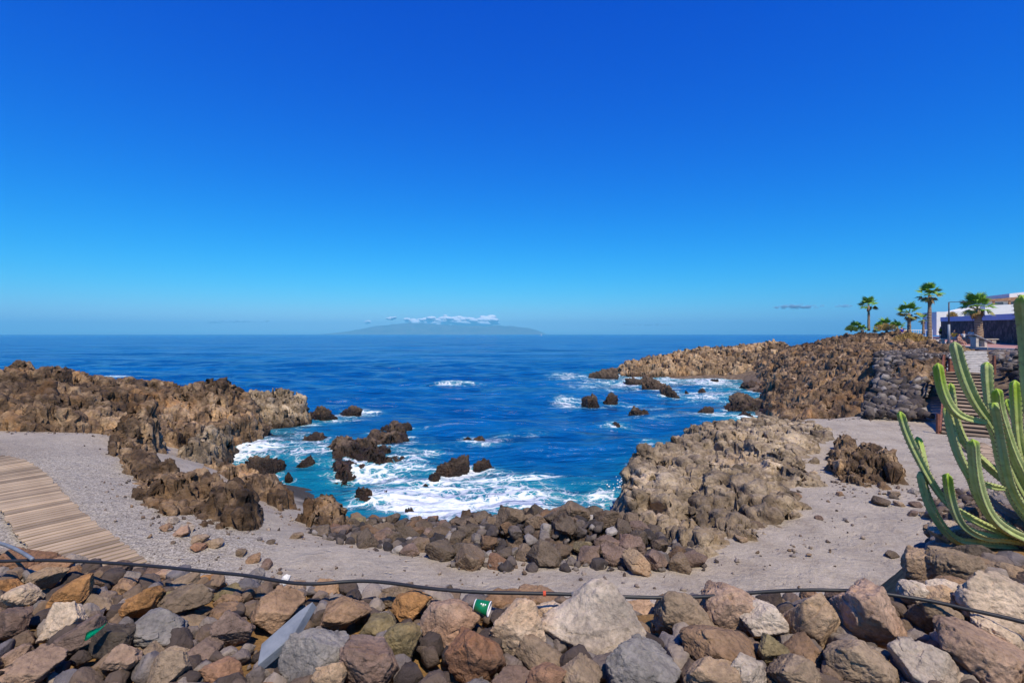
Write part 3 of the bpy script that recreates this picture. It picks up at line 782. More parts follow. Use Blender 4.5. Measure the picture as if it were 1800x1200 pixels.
# ---- foreground: boulders placed one by one where the photograph has its big ones
HERO = [  # px, py, w, h, tint, shape, tilt (image plane, radians), label
 (1045, 1092, 196, 150, 'pale grey', 'A', 0.0, 'biggest pale grey boulder with a pointed peak, in front of the hose at centre'),
 (910, 1108, 104, 138, 'pale cream', 'A', 0.15, 'tall cream boulder left of the big pointed pale boulder'),
 (793, 1088, 106, 92, 'pinkish-brown', 'R', 0.2, 'round pinkish-brown boulder touching the green cup'),
 (836, 1145, 104, 104, 'reddish-brown', 'R', 0.0, 'round reddish-brown boulder below the green cup'),
 (1128, 1168, 128, 104, 'blue-grey', 'A', 0.0, 'light blue-grey boulder with white cap at the bottom edge right of centre'),
 (1200, 1076, 90, 92, 'grey-brown', 'R', 0.2, 'lichen-spotted grey-brown boulder right of the bare orange soil gap'),
 (1262, 1136, 130, 76, 'brown', 'R', 0.35, 'long brown boulder lying below the lichen-spotted boulder'),
 (1280, 1070, 96, 100, 'pinkish-brown', 'A', 0.5, 'pinkish-brown boulder under the hose right of the lichen-spotted one'),
 (1340, 1084, 104, 80, 'pale grey', 'A', 0.45, 'pale grey smooth boulder leaning on the tan bar-shaped boulder'),
 (1424, 1096, 104, 118, 'tan', 'A', 0.75, 'tan bar-shaped boulder tilted down to the right below the hose'),
 (1540, 1090, 170, 118, 'pinkish-brown', 'A', 0.7, 'large tilted pinkish slab boulder right of the tan bar-shaped boulder'),
 (1506, 1158, 118, 84, 'grey-brown', 'R', 0.4, 'dark rounded boulder below the large tilted pinkish slab'),
 (1630, 1172, 122, 96, 'pale grey', 'A', 0.6, 'white-grey boulder at the bottom edge near the right corner'),
 (1720, 1150, 176, 112, 'pinkish-brown', 'A', 0.6, 'broad pinkish-brown boulder in the lower right corner'),
 (1760, 1064, 150, 118, 'pale cream', 'A', 0.3, 'big cream boulder at the right edge under the end of the hose'),
 (1640, 1078, 84, 70, 'grey-brown', 'A', 0.6, 'grey-brown split boulder between pinkish slab and cream boulder'),
 (1744, 1112, 92, 60, 'pale cream', 'A', 0.5, 'whitish flat boulder below the big cream boulder'),
 (1470, 1052, 46, 52, 'dark purple-grey', 'R', 0.0, 'dark rough boulder sitting on the hose right of the tan bar-shaped boulder'),
 (1250, 1182, 96, 76, 'tan', 'R', 0.0, 'tan rounded boulder at the bottom edge under the long brown boulder'),
 (1312, 1180, 76, 66, 'pale grey', 'A', 0.2, 'mottled pale boulder at the bottom edge beside the tan rounded one'),
 (1358, 1136, 56, 62, 'olive-brown', 'A', 0.0, 'small olive-brown block below the pale grey smooth boulder'),
 (1402, 1178, 92, 66, 'grey-brown', 'A', 0.3, 'grey-brown boulder at the bottom edge below the tan bar-shaped boulder'),
 (1022, 1182, 76, 60, 'grey-brown', 'R', 0.0, 'rounded grey-brown boulder at the bottom edge below the big pointed pale boulder'),
 (962, 1186, 70, 58, 'reddish-brown', 'R', 0.0, 'reddish rounded boulder at the bottom edge below the tall cream boulder'),
 (552, 1152, 116, 100, 'blue-grey', 'A', 0.0, 'big blue-grey boulder in front of the flat slab'),
 (582, 1184, 58, 62, 'tan', 'A', -0.3, 'small pale orange-tan pointed boulder at the bottom edge before the blue-grey boulder'),
 (648, 1162, 108, 92, 'dark purple-grey', 'A', 0.2, 'dark purple boulder right of the big blue-grey boulder'),
 (704, 1122, 64, 82, 'olive-brown', 'A', 0.2, 'upright olive boulder with yellow stain between purple boulder and pink boulder'),
 (606, 1072, 94, 56, 'brown', 'R', -0.2, 'brown rounded boulder below the hose, above the purple boulder'),
 (488, 1066, 86, 66, 'brown', 'R', -0.3, 'brown rough boulder above the flat slab'),
 (724, 1056, 70, 52, 'rusty orange-brown', 'R', 0.0, 'rusty boulder under the hose left of the cup'),
 (276, 1096, 106, 64, 'blue-grey', 'A', -0.2, 'light blue-grey boulder in the left part of the bank'),
 (106, 1086, 92, 72, 'pale cream', 'A', -0.4, 'cream and blue weathered boulder left of the green scrap'),
 (140, 1114, 78, 54, 'dark purple-grey', 'A', -0.3, 'dark purple boulder touching the left end of the green scrap'),
 (196, 1122, 70, 58, 'charcoal', 'A', -0.2, 'blackish boulder touching the right end of the green scrap'),
 (254, 1054, 72, 48, 'rusty orange-brown', 'A', -0.5, 'orange-brown boulder above the light blue-grey boulder at left'),
 (36, 1042, 58, 38, 'pale cream', 'A', -0.3, 'small white boulder at the left edge of the bank'),
 (128, 1038, 76, 44, 'rusty orange-brown', 'A', -0.5, 'rusty tilted boulder above the cream and blue boulder at left'),
 (80, 1010, 70, 40, 'tan', 'A', -0.4, 'tan boulder just below the hose near the left edge'),
 (330, 1050, 84, 46, 'grey-brown', 'A', -0.3, 'long grey-brown boulder right of the orange-brown boulder at left'),
 (412, 1098, 64, 68, 'dark purple-grey', 'A', -0.1, 'purple-brown boulder left of the flat slab'),
 (216, 1148, 62, 48, 'pinkish-brown', 'A', -0.5, 'pink boulder below the blackish one beside the green scrap'),
 (294, 1164, 84, 60, 'grey-brown', 'A', -0.3, 'grey-brown boulder at the bottom left below the light blue-grey one'),
 (60, 1168, 86, 60, 'pinkish-brown', 'R', -0.3, 'pinkish boulder in the bottom left corner'),
 (20, 1090, 62, 56, 'dark purple-grey', 'A', -0.3, 'dark boulder at the left edge beside the cream and blue boulder'),
 (1622, 990, 74, 70, 'tan', 'R', 0.3, 'tan boulder at the edge of the sand, left of the two by the cactus'),
 (1672, 1000, 92, 88, 'grey-brown', 'A', 0.2, 'dark stratified boulder at the edge of the sand below the cactus'),
 (1608, 1036, 62, 46, 'pale grey', 'A', 0.5, 'pale flat slab boulder below the tan boulder at the edge of the sand'),
 (1652, 1046, 54, 52, 'tan', 'R', 0.6, 'small tan boulder right of the pale flat slab near the cactus'),
]
for (px, py, w, h, tint, sh, tilt, lab) in HERO:
    z0 = 4.72 if not (1590 < px < 1690 and py < 1010) else 4.62
    p = W(px, py, z0)
    a = w / 2 * p.y / 900 * 1.04; hh = h / 2 * p.y / 900
    c = max(0.55 * a, hh * 0.98); b = max(0.7 * min(a, hh * 1.3), 0.75 * a)
    i = len(PLACED)
    me = (BM_ANG if sh == 'A' else BM_RND)[i % (10 if sh == 'A' else 7)]
    o = boulder((p.x, p.y, z0 - 0.02), (a, b, c), tint, me, (0.15, tilt, 0.0))
    tag(o, lab, 'boulder', 'boulders of the foreground bank'); used_labels[lab] = 1
    PLACED.append((p.x, p.y, (a + b) / 2, c))

# a peak for the big pointed boulder and its own shape
hero0 = bpy.data.objects.get('boulder')
def peaked(seed, peak, px_off):
    V, F = rock_shape(seed, sub=6, planes=12, hard=30)
    V = V.copy()
    V[:, 2] += peak * np.exp(-((V[:, 0] - px_off) / 0.55) ** 2 - ((V[:, 1]) / 0.9) ** 2) * (V[:, 2] > 0) * V[:, 2]
    lo, hi = V.min(0), V.max(0); V = (V - (lo + hi) / 2) / ((hi - lo) / 2)
    me = np_mesh('boulder', V, F); me.materials.append(M['boulder']); return me
for o in COL.objects:
    if o.get('label', '').startswith('biggest pale grey'): o.data = peaked(901, 0.9, 0.2)
    if o.get('label', '').startswith('light blue-grey boulder with white cap'): o.data = peaked(905, 0.5, -0.05)

LMF = [('the green cup', 848, 1065), ('the flat blue-grey slab', 500, 1112), ('the green scrap', 165, 1118), ('the big pointed pale boulder', 1045, 1092), ('the large tilted pinkish slab boulder', 1540, 1090), ('the big cream boulder at the right edge', 1760, 1064), ('the light blue-grey boulder at left', 276, 1096), ('the big blue-grey boulder', 552, 1152), ('the orange soil gap', 1140, 1080), ('the hose joint at far left', 60, 990), ('the boardwalk end', 230, 985), ('the pale pebble at the path edge', 502, 1010), ('the tan bar-shaped boulder', 1424, 1096), ('the cactus foot', 1740, 985), ('the upright olive boulder', 704, 1122)]
FT_L = ['grey-brown'] * 3 + ['brown'] * 3 + ['dark purple-grey'] * 3 + ['rusty orange-brown'] * 2 + ['pinkish-brown', 'blue-grey', 'olive-brown', 'reddish-brown', 'pale grey', 'tan', 'charcoal']
FT_R = ['grey-brown'] * 3 + ['brown'] * 2 + ['pinkish-brown'] * 2 + ['tan'] * 2 + ['pale grey'] * 2 + ['reddish-brown', 'pale cream', 'charcoal', 'olive-brown']
n_fill = 0
GAPS = [(W(1140, 1075, 4.6), 0.16), (W(770, 1178, 4.6), 0.12), (W(1760, 990, 4.45), 0.30)]
SL = (W(508, 1100, 4.72), 0.19); CUP = (W(848, 1065, 4.75), 0.09)
small_bank = []
for rad, cnt in ((0.17, 26), (0.13, 62), (0.10, 72), (0.095, 190), (0.065, 560)):
    k = 0; tries = 0
    while k < cnt and tries < 4000:
        tries += 1
        y = random.uniform(1.9, 6.0); x = random.uniform(-1.12 * y - .2, 1.12 * y + .2)
        e = float(np.interp(x, EX, EY))
        if y > e + 0.35: continue
        if x > 2.6 and y > 4.6 and rad > 0.13: continue
        r = rad * random.uniform(0.85, 1.2) * (0.8 if x < -0.3 * y else 1.0)
        if any(math.hypot(x - g[0].x, y - g[0].y) < g[1] + r * .7 for g in GAPS + [SL, CUP]): continue
        if any(math.hypot(x - q[0], y - q[1]) < (0.74 if rad > .099 else 0.60) * (r + q[2]) for q in PLACED): continue
        PLACED.append((x, y, r, r)); k += 1; n_fill += 1
        st = random.uniform(1.0, 1.6)
        half = (r * st, r * random.uniform(.75, 1.0), r * random.uniform(.65, .95))
        zb = float(bank_z(np.array([x]), np.array([y]))[0])
        if rad < .099:
            small_bank.append((x, y, zb + half[2] * .35 + .05, r)); n_fill -= 1; continue
        ang = random.random() < 0.65
        tint = random.choice(FT_L if x < 0.2 else FT_R)
        rz = random.gauss(0.5 if x < 0 else -0.5, 0.5)
        o = boulder((x, y, zb + half[2] * 0.35 + (0.04 if rad < .11 else 0)), half, tint, random.choice(BM_ANG if ang else BM_RND), (random.uniform(-.4, .4), random.uniform(-.5, .5), rz + (3.14 if random.random() < .5 else 0)))
        auto_label(o, half, tint, 'angular' if ang else 'rounded', LMF, {'sizes': ('small ', '', 'large '), 'cut': (.125, .18), 'zmid': lambda p: 4.66}, 'boulders of the foreground bank')

# ---- stones lying singly on the sand and gravel
ST = [(1568, 978, 24, 'charcoal', 'dark stone alone on the sand before the cactus'), (1546, 886, 34, 'charcoal', 'long dark stone among those on the sand under the cactus'), (1580, 888, 20, 'grey-brown', 'brown stone right of the long dark stone on the sand'), (1610, 890, 22, 'dark purple-grey', 'flat dark stone farther right on the sand under the cactus'), (1572, 876, 16, 'charcoal', 'small dark stone behind the long dark stone on the sand'),
      (1605, 866, 18, 'blue-grey', 'bluish stone at the right foot of the rock heap'), (1630, 908, 24, 'grey-brown', 'brown stone nearest the lower cactus stem on the sand'), (1605, 905, 20, 'dark purple-grey', 'dark stone left of the brown stone by the cactus'), (1618, 880, 12, 'charcoal', 'tiny dark stone under the leftmost cactus stem'),
      (326, 934, 30, 'pale grey', 'pale stone at the gravel edge beside the left outcrop'), (303, 918, 26, 'pale grey', 'white-grey stone behind the pale one at the gravel edge'), (292, 932, 28, 'brown', 'brown stone left of the pale one at the gravel edge'), (322, 940, 36, 'pinkish-brown', 'pinkish stone in front of the pale one at the gravel edge'), (352, 952, 32, 'grey-brown', 'grey stone in the row at the gravel edge'), (376, 958, 34, 'grey-brown', 'rightmost large stone of the row at the gravel edge'), (348, 965, 30, 'reddish-brown', 'reddish stone in front of the row at the gravel edge'), (304, 953, 12, 'charcoal', 'small dark stone in front of the row at the gravel edge'),
      (424, 973, 24, 'grey-brown', 'stone where gravel meets sand, near the hose'), (446, 985, 30, 'brown', 'brown stone at the edge of the gravel next to the hose'), (468, 995, 26, 'dark purple-grey', 'dark stone at the edge of the gravel next to the hose'), (1440, 912, 16, 'dark purple-grey', 'low dark stone on the sand right of the pale outcrop'), (1398, 874, 22, 'brown', 'brown stone at the foot of the pale outcrop by the sand'), (1330, 925, 26, 'charcoal', 'dark stone at the right foot of the pale outcrop'), (1302, 950, 30, 'grey-brown', 'grey stone between pale outcrop and right-hand sand'),
      (555, 872, 14, 'charcoal', 'small stone on the wet sand by the dark pool'), (520, 945, 26, 'grey-brown', 'half-buried stone on the sand path'), (476, 955, 16, 'charcoal', 'small stone on the path right of the left outcrop'), (1476, 870, 16, 'brown', 'small brown stone at the front of the rock heap'), (1570, 872, 26, 'grey-brown', 'stone at the front right of the rock heap')]
for (px, py, w, tint, lab) in ST:
    p = W(px, py, 2.0); p = W(px, py, T1(p.x, p.y)); p = W(px, py, T1(p.x, p.y))
    a = w / 2 * p.y / 900
    o = boulder((p.x, p.y, T1(p.x, p.y) + a * 0.22), (a, a * .8, a * .55), tint, random.choice(BM_ANG + BM_RND), (random.uniform(-.2, .2), random.uniform(-.2, .2), random.uniform(0, 6.28)), 'stone')
    tag(o, lab, 'stone', 'loose stones on the beach')

# ---- uncountable rubble: one mesh each
def hull(seed, k=16):
    r = np.random.default_rng(seed); p = r.normal(size=(k, 3)); p /= np.linalg.norm(p, axis=1)[:, None]; p *= r.uniform(.8, 1.05, (k, 1))
    bm = bmesh.new()
    for q in p: bm.verts.new(q)
    g = bmesh.ops.convex_hull(bm, input=bm.verts[:])
    bmesh.ops.delete(bm, geom=[v for v in bm.verts if not v.link_faces], context='VERTS')
    bmesh.ops.triangulate(bm, faces=bm.faces[:])
    bmesh.ops.recalc_face_normals(bm, faces=bm.faces[:])
    bm.verts.index_update(); bm.verts.ensure_lookup_table()
    V = np.array([v.co[:] for v in bm.verts]); F = np.array([[v.index for v in f.verts] for f in bm.faces]); bm.free()
    return V, F

def rubble(name, label, pts, mat, sub=2, big=()):
    shapes = [hull(400 + i, 9 + i % 4) for i in range(18)]
    shapes5 = [rock_shape(440 + i, sub=4, planes=9, hard=80) for i in range(12)]
    Vs, Fs, o, Cs = [], [], 0, []
    for qi, (x, y, z, r) in enumerate(list(pts) + list(big)):
        V, F = random.choice(shapes if qi < len(pts) else shapes5)
        a, b = random.uniform(0, 6.28), random.uniform(-1.3, 1.3)
        R = np.array(Matrix.Rotation(a, 3, 'Z') @ Matrix.Rotation(b, 3, 'X'))
        s = np.array([random.uniform(.9, 1.3), random.uniform(.75, 1.05), random.uniform(.7, 1.0)]) * r
        Vs.append((V * s) @ R.T + np.array([x, y, z])); Fs.append(F + o); o += len(V)
        Cs.append(np.full(len(V), random.random()))
    me = np_mesh(name, np.concatenate(Vs), np.concatenate(Fs), smooth=False)
    at = me.attributes.new('shade', 'FLOAT', 'POINT'); at.data.foreach_set('value', np.concatenate(Cs).astype(np.float32))
    ob = link(name, me, mat); tag(ob, label, 'rubble', kind='stuff'); return ob

def rubble_mat(name, stops, wet=False):
    n = N(name)
    c = n.ramp(n.attr('shade'), stops)
    c = n.mixc(0.8, c, n.ramp(n.noise(7.0, 7, 0.68), [(0.3, (0.45, 0.45, 0.45)), (0.5, (1, 1, 1)), (0.7, (1.4, 1.38, 1.35))]), 'MULTIPLY')
    n.color(c).rough(0.9)
    n.normal(n.bump(n.noise(18.0, 7, 0.7), 0.8, 0.05))
    return n.m
M['rubble'] = rubble_mat('rubble', [(0.0, (0.06, 0.045, 0.04)), (0.3, (0.14, 0.10, 0.075)), (0.55, (0.24, 0.16, 0.10)), (0.75, (0.17, 0.15, 0.15)), (1.0, (0.34, 0.27, 0.21))])
M['rubble_dark'] = rubble_mat('rubble_dark', [(0.0, (0.03, 0.026, 0.026)), (0.35, (0.075, 0.06, 0.055)), (0.7, (0.15, 0.12, 0.10)), (0.95, (0.24, 0.21, 0.19)), (1.0, (0.36, 0.32, 0.28))])

pts = []
for _ in range(2600):
    y = random.uniform(1.8, 6.3); x = random.uniform(-1.2 * y - .3, 1.2 * y + .3)
    e = float(np.interp(x, EX, EY))
    if y > e + 0.9 or (x > 2.4 and y > 4.2 and random.random() < .8): continue
    if any(math.hypot(x - g[0].x, y - g[0].y) < g[1] * .8 for g in GAPS): continue
    r = random.choice((.02, .03, .04, .055, .07)); zb = float(bank_z(np.array([x]), np.array([y]))[0])
    pts.append((x, y, zb + r * .5 + .02, r))
for _ in range(900):
    y = random.uniform(0.6, 5.8); x = random.choice((1, 1, -1)) * random.uniform(1.15 * y, 10.5)
    if y > float(np.interp(x, EX, EY)) or abs(x) < 1.12 * y + .2 or math.hypot(x - 5.0, y - 4.5) < .4: continue
    r = random.choice((.06, .09, .13, .18, .22)); small_bank.append((x, y, float(bank_z(np.array([x]), np.array([y]))[0]) + r * .4, r))
rubble('bank_rubble', 'small rubble filling the gaps between the foreground boulders', pts, M['rubble'], 2, small_bank)
pts = []
for _ in range(700):
    x = random.uniform(bx0, bx1); y = random.uniform(by0, by1)
    ed = inpoly(berm_poly, x, y)
    if ed < -0.25: continue
    tz = T1(x, y); bz = max(tz, float(berm_top(np.array([x]), np.array([y]))[0]) - .28); f = min(1, max(0, ed / .7))
    r = random.choice((.05, .07, .09, .12)); pts.append((x, y, tz * (1 - f) + bz * f + r * .4, r))
rubble('beach_rubble', 'small dark stones between the beach boulders', pts, M['rubble_dark'], 2, small_berm)
# boulder revetment below the promenade, hundreds of rocks
sl_poly = [(17.6, 26.0), (20.6, 25.4), (24.0, 29.6), (29.2, 33.9), (33.2, 36.6), (34.6, 37.4), (38.0, 45), (44, 50), (41, 51), (34, 43), (27, 38), (22, 31)]
sl_top = RBF([(17.6, 26, 2.05), (20.6, 25.4, 2.1), (24, 29.6, 3.6), (28.4, 33.8, 5.0), (36.6, 36.2, 5.25), (38.5, 41, 5.3), (44, 50, 5.45), (41, 51, 5.6), (34, 43, 5.2), (27, 38, 4.7), (22, 31, 3.2), (25, 33, 4.1)], 0.02)
pts = []
while len(pts) < 2300:
    x = random.uniform(17, 45); y = random.uniform(25, 52)
    if inpoly(sl_poly, x, y) < 0: continue
    zt = float(sl_top(np.array([x]), np.array([y]))[0]); r = random.choice((.12, .16, .2, .26, .32, .4)) if zt < 4.6 else random.choice((.1, .14, .18, .24)); lim = 5.42 + (y - 40) * .0095 - .25
    pts.append((x, y, min(zt + random.uniform(.1, .4), lim - r * .8), r))
rubble('revetment', 'dark boulder revetment below the promenade left of the stairs', pts, M['rubble_dark'], 2)
pts = []
for _ in range(1900):
    x = random.uniform(21, 40); y = random.uniform(15, 36)
    if inpoly([(21.3, 21), (23, 17), (38, 16), (41, 33), (34.6, 34.6), (33.5, 35.4), (30.6, 32.9), (26.2, 27.4)], x, y) < 0: continue
    r = random.choice((.12, .18, .26, .36)); z = float(RBF([(27, 25.5, 4.95), (30, 29, 5.15), (22.5, 21, 2.7), (25, 22, 4.0), (26, 18, 3.9), (30, 20, 5.1), (36, 30, 5.3), (36, 20, 5.3), (34, 34.5, 5.2)])(np.array([x]), np.array([y]))[0])
    pts.append((x, y, max(z - .1, T1(x, y) - .55) + random.uniform(-.05, .2), r))
rubble('slope_rubble', 'dark boulders strewn over the slope right of the stairs', pts, M['rubble_dark'], 2)
pts = []
for _ in range(260):
    px, py = random.uniform(1640, 1830), random.uniform(862, 945); p = W(px, py, 2.1)
    if py < 880 and px < 1660: continue
    r = random.choice((.07, .1, .14, .2)); pts.append((p.x, p.y, T1(p.x, p.y) + r * .4, r))
rubble('path_rubble', 'dark stones heaped on the sand behind the cactus', pts, M['rubble'], 2)

# pebbles and broken bits gathered along the feet of the rocks
foot = [wp((222, 830, 2.35), (250, 880, 2.35), (282, 918, 2.3), (322, 946, 2.2), (385, 960, 2.0), (445, 952, 1.9), (470, 930, 1.9)), wp((560, 942, 1.9), (700, 966, 2), (830, 990, 2), (1000, 1006, 2), (1190, 1008, 2)), [(4.0, 9.7), (5.7, 10.3), (7.5, 11.8), (9.4, 14.5), (10.1, 15.9), (12.0, 18.5), (14.8, 22.6)],
        wp((1440, 832, 2), (1470, 856, 2), (1520, 870, 2), (1580, 876, 2), (1612, 862, 2)), [(15.2, 25.2), (17, 25.6), (19.5, 25.7)], wp((0, 758, 2.4), (100, 756, 2.4), (190, 752, 2.4), (215, 790, 2.3)), wp((400, 838, 1.6), (440, 868, 1.7), (500, 892, 1.7), (530, 915, 1.8)), wp((300, 1000, 2.2), (420, 1010, 2.1), (640, 1020, 2.0))]
pts = []
for line in foot:
    for (x0, y0), (x1, y1) in zip(line[:-1], line[1:]):
        L = math.hypot(x1 - x0, y1 - y0)
        for _ in range(int(L * 15)):
            t = random.random(); s = abs(random.gauss(0, .45)) * random.choice((-.4, 1)); nx_, ny_ = (y1 - y0) / L, -(x1 - x0) / L
            x, y = x0 + (x1 - x0) * t + nx_ * s, y0 + (y1 - y0) * t + ny_ * s
            r = random.choice((.01, .014, .018, .025, .035, .06)); pts.append((x, y, T1(x, y) + r * .35, r))
for _ in range(260):
    px, py = random.uniform(60, 1750), random.uniform(800, 1030); p = W(px, py, 2.1); z = T1(p.x, p.y)
    if z < 1.6: continue
    r = random.choice((.01, .015, .02, .03)); pts.append((p.x, p.y, z + r * .3, r))
rubble('beach_pebbles', 'loose pebbles strewn on the sand along the foot of the rocks', pts, M['rubble'], 2)

# ------------------------------------------------------------------ the sea
ys = [11.0]
while ys[-1] < 15000: ys.append(ys[-1] * (1.0095 if ys[-1] < 120 else 1.02))
ys = np.array(ys); nc = 400
us = np.linspace(-1.45, 1.45, nc)
Y, U = np.meshgrid(ys, us, indexing='ij'); X = U * Y
Z = np.zeros_like(X)
sp = np.gradient(ys)[:, None]
rw = np.random.default_rng(5)
for i in range(46):
    lam = 0.7 * (1.115 ** i) * rw.uniform(.9, 1.1)
    if lam > 60: break
    th = rw.normal(-1.45, 0.55)
    k = 2 * math.pi / lam
    amp = 0.0085 * lam ** 0.80 * min(1, (9 / lam) ** 0.8)
    fade = np.clip(lam / (3.2 * sp) - 0.5, 0, 1)
    ph = k * (X * math.cos(th) + Y * math.sin(th)) + rw.uniform(0, 6.28) + 0.9 * perlin(X / (lam * 3), Y / (lam * 3), X * 0 + i)
    s = np.sin(ph)
    Z += fade * amp * (s + 0.35 * np.cos(2 * ph) * -0.5)
foam = np.zeros_like(X)
FO = [(760, 872, 120, 40, 1.1), (850, 900, 140, 18, 1.3), (680, 838, 60, 26, .75), (900, 862, 80, 30, .6), (700, 885, 60, 26, 1.0), (965, 886, 80, 14, 1.0), (835, 848, 60, 22, .85), (780, 895, 80, 18, 1.2),
      (455, 790, 80, 14, 1.05), (560, 798, 60, 13, .85), (425, 803, 55, 12, 1.1), (640, 830, 50, 14, .8), (700, 822, 60, 8, .8), (930, 845, 60, 10, .7), (590, 742, 55, 7, .9), (640, 728, 30, 6, .9), (480, 757, 40, 5, .7), (530, 768, 60, 8, .5), (860, 785, 60, 9, .7), (740, 800, 45, 14, .65), (950, 772, 40, 5, .4),
      (800, 677.5, 48, 1.3, 1.5), (1000, 706, 32, 9, 1.1), (1060, 682, 80, 9, .8), (1000, 662, 40, 6, 1.0), (1130, 671, 100, 9, .95), (1250, 671, 75, 9, 1.0), (1240, 698, 60, 9, .85), (1150, 712, 55, 7, .6), (1130, 742, 60, 5, .6), (1260, 735, 62, 7, 1.1), (1315, 734, 32, 9, 1.1), (1210, 722, 40, 4, .5),
      (1062, 888, 22, 26, 1.3), (1150, 792, 22, 8, 1.2), (1110, 830, 12, 16, .7), (210, 665, 58, 3, 1.2), (450, 691, 45, 2.5, .8), (920, 653, 50, 2, .8), (990, 640, 40, 1.5, .5), (1030, 840, 40, 20, .35), (960, 840, 50, 12, .55), (620, 812, 30, 8, .6), (1280, 690, 40, 8, .7), (900, 880, 60, 16, .7),
      (655, 915, 55, 15, -1.2), (622, 846, 46, 11, -1.0), (700, 910, 30, 8, -.6)]
pxg = 900 + 900 * X / Y; pyg = 587 + 900 * HC / Y
Ylim = Y < 140
for (cx, cy, rx, ry, s) in FO:
    a = W(cx, cy, 0); ex = rx * a.y / 900
    y0 = W(cx, cy + ry, 0).y; y1 = W(cx, max(cy - ry, 592), 0).y
    ey = (y1 - y0) / 2; yc = (y0 + y1) / 2
    q = ((X - a.x) / ex) ** 2 + ((Y - yc) / ey) ** 2
    foam += 0.58 * s * np.exp(-q * 1.1)
near = (Y < 115)
shore = np.full_like(X, -99.0)
sub = near & (np.abs(X) < 60)
xsb, ysb = X[sub], Y[sub]
sh = np.full(xsb.shape, -99.0)
for poly in ROCKS:
    P0 = np.array([(p[0], p[1]) for p in poly]); c0 = P0.mean(0); rr_ = np.hypot(*(P0 - c0).T).max() + 5
    m = (np.abs(xsb - c0[0]) < rr_) & (np.abs(ysb - c0[1]) < rr_)
    if m.any(): sh[m] = np.maximum(sh[m], poly_sd(poly, xsb[m], ysb[m]))
shore[sub] = sh
foam += 0.75 * np.exp(-np.clip(-shore, 0, 50) / (0.35 + 0.012 * Y)) * (0.55 + 0.7 * fbm(X / 3, Y / 3, X * 0 + 77, 3))
tz = T(X, Y)
shal = sstep(-1.8, -0.2, tz) * near * 0.9 + np.clip(foam, 0, 1) * 0.55
Z += np.clip(foam, 0, 1.2) * (0.10 * fbm(X * 1.1, Y * 1.1, X * 0 + 50, 4) + 0.05) * near
# the one breaking crest out in the bay
a = W(805, 678, 0); Z += 0.55 * np.exp(-((Y - a.y - 1.0) / 0.9) ** 2 - ((X - a.x + 1.5) / 2.6) ** 2)
V = np.stack([X, Y, Z], -1).reshape(-1, 3)
me = np_mesh('sea', V, grid_faces(len(ys), nc))
at = me.attributes.new('foam', 'FLOAT', 'POINT'); at.data.foreach_set('value', np.clip(foam, -1, 2).astype(np.float32).ravel())
at = me.attributes.new('shallow', 'FLOAT', 'POINT'); at.data.foreach_set('value', np.clip(shal, 0, 1).astype(np.float32).ravel())
n = N('sea_water')
fo = n.attr('foam'); sh_ = n.attr('shallow')
base = n.mixc(n.mapr(n.noise(0.018, 5, 0.6, stretch=(0.5, 1.6, 1)), 0.38, 0.64), (0.0004, 0.055, 0.22), (0.0008, 0.102, 0.33))
base = n.mixc(n.mapr(n.noise(0.55, 6, 0.65, stretch=(0.6, 1.5, 1)), 0.35, 0.68), n.mixc(1.0, base, (0.74, 0.80, 0.82), 'MULTIPLY'), n.mixc(1.0, base, (1.2, 1.35, 1.25), 'MULTIPLY'))
base = n.mixc(n.math('MULTIPLY', sh_, 0.85), base, (0.004, 0.17, 0.25))
# foam: lacy threads thickening to sheets
w1 = n.new('ShaderNodeTexNoise'); n.put(w1.inputs['Vector'], n.P()); w1.inputs['Scale'].default_value = 0.8; w1.inputs['Detail'].default_value = 5
off = n.new('ShaderNodeVectorMath', operation='SCALE'); n.put(off.inputs[0], w1.outputs['Color']); off.inputs['Scale'].default_value = 1.3
pv = n.new('ShaderNodeVectorMath', operation='ADD'); n.put(pv.inputs[0], n.P()); n.put(pv.inputs[1], off.outputs[0])
lace = n.voronoi(1.5, 'DISTANCE_TO_EDGE', pv.outputs[0])
lace2 = n.voronoi(4.2, 'DISTANCE_TO_EDGE', pv.outputs[0])
blot = n.noise(0.9, 9, 0.68, vec=pv.outputs[0], stretch=(0.7, 1.3, 1))
lsum = n.math('MINIMUM', n.math('MULTIPLY', lace, 1.0), n.math('MULTIPLY', lace2, 2.2))
thick = n.math('ADD', fo, n.math('MULTIPLY', n.math('SUBTRACT', blot, 0.5), 3.6))
thr = n.mapr(thick, 0.1, 1.5, -0.03, 0.34)
fm = n.mapr(n.math('SUBTRACT', thr, lsum), -0.02, 0.15, 0.0, 1.0, True)
sheet = n.mapr(thick, 1.05, 2.0, 0.0, 1.0, True)
fm = n.math('MAXIMUM', fm, sheet)
fm = n.math('MULTIPLY', fm, n.mapr(fo, 0.10, 0.35, 0.0, 1.0, True))
# a few distant whitecaps
wc = n.mapr(n.noise(0.11, 8, 0.62, stretch=(0.35, 1.6, 1)), 0.735, 0.77, 0.0, 0.55)
fm = n.math('MAXIMUM', fm, wc)
aer = n.mapr(thick, -0.1, 0.9, 0.0, 0.65, True)
base = n.mixc(n.math('MULTIPLY', aer, n.mapr(fo, 0.05, 0.4, 0, 1)), base, (0.03, 0.30, 0.36))
fc = n.mixc(n.mapr(n.noise(5.0, 5, 0.7), 0.35, 0.65), (0.62, 0.70, 0.74), (0.86, 0.88, 0.88))
n.color(n.mixc(fm, base, fc))
n.rough(n.mapr(fm, 0, 1, 0.16, 0.8))
n.b.inputs['IOR'].default_value = 1.33
n.b.inputs['Specular IOR Level'].default_value = 0.25
b1 = n.noise(2.2, 6, 0.62, stretch=(0.75, 1.25, 1)); b2 = n.noise(0.30, 6, 0.62, stretch=(0.6, 1.4, 1)); b3 = n.noise(0.045, 5, 0.6, stretch=(0.5, 1.5, 1))
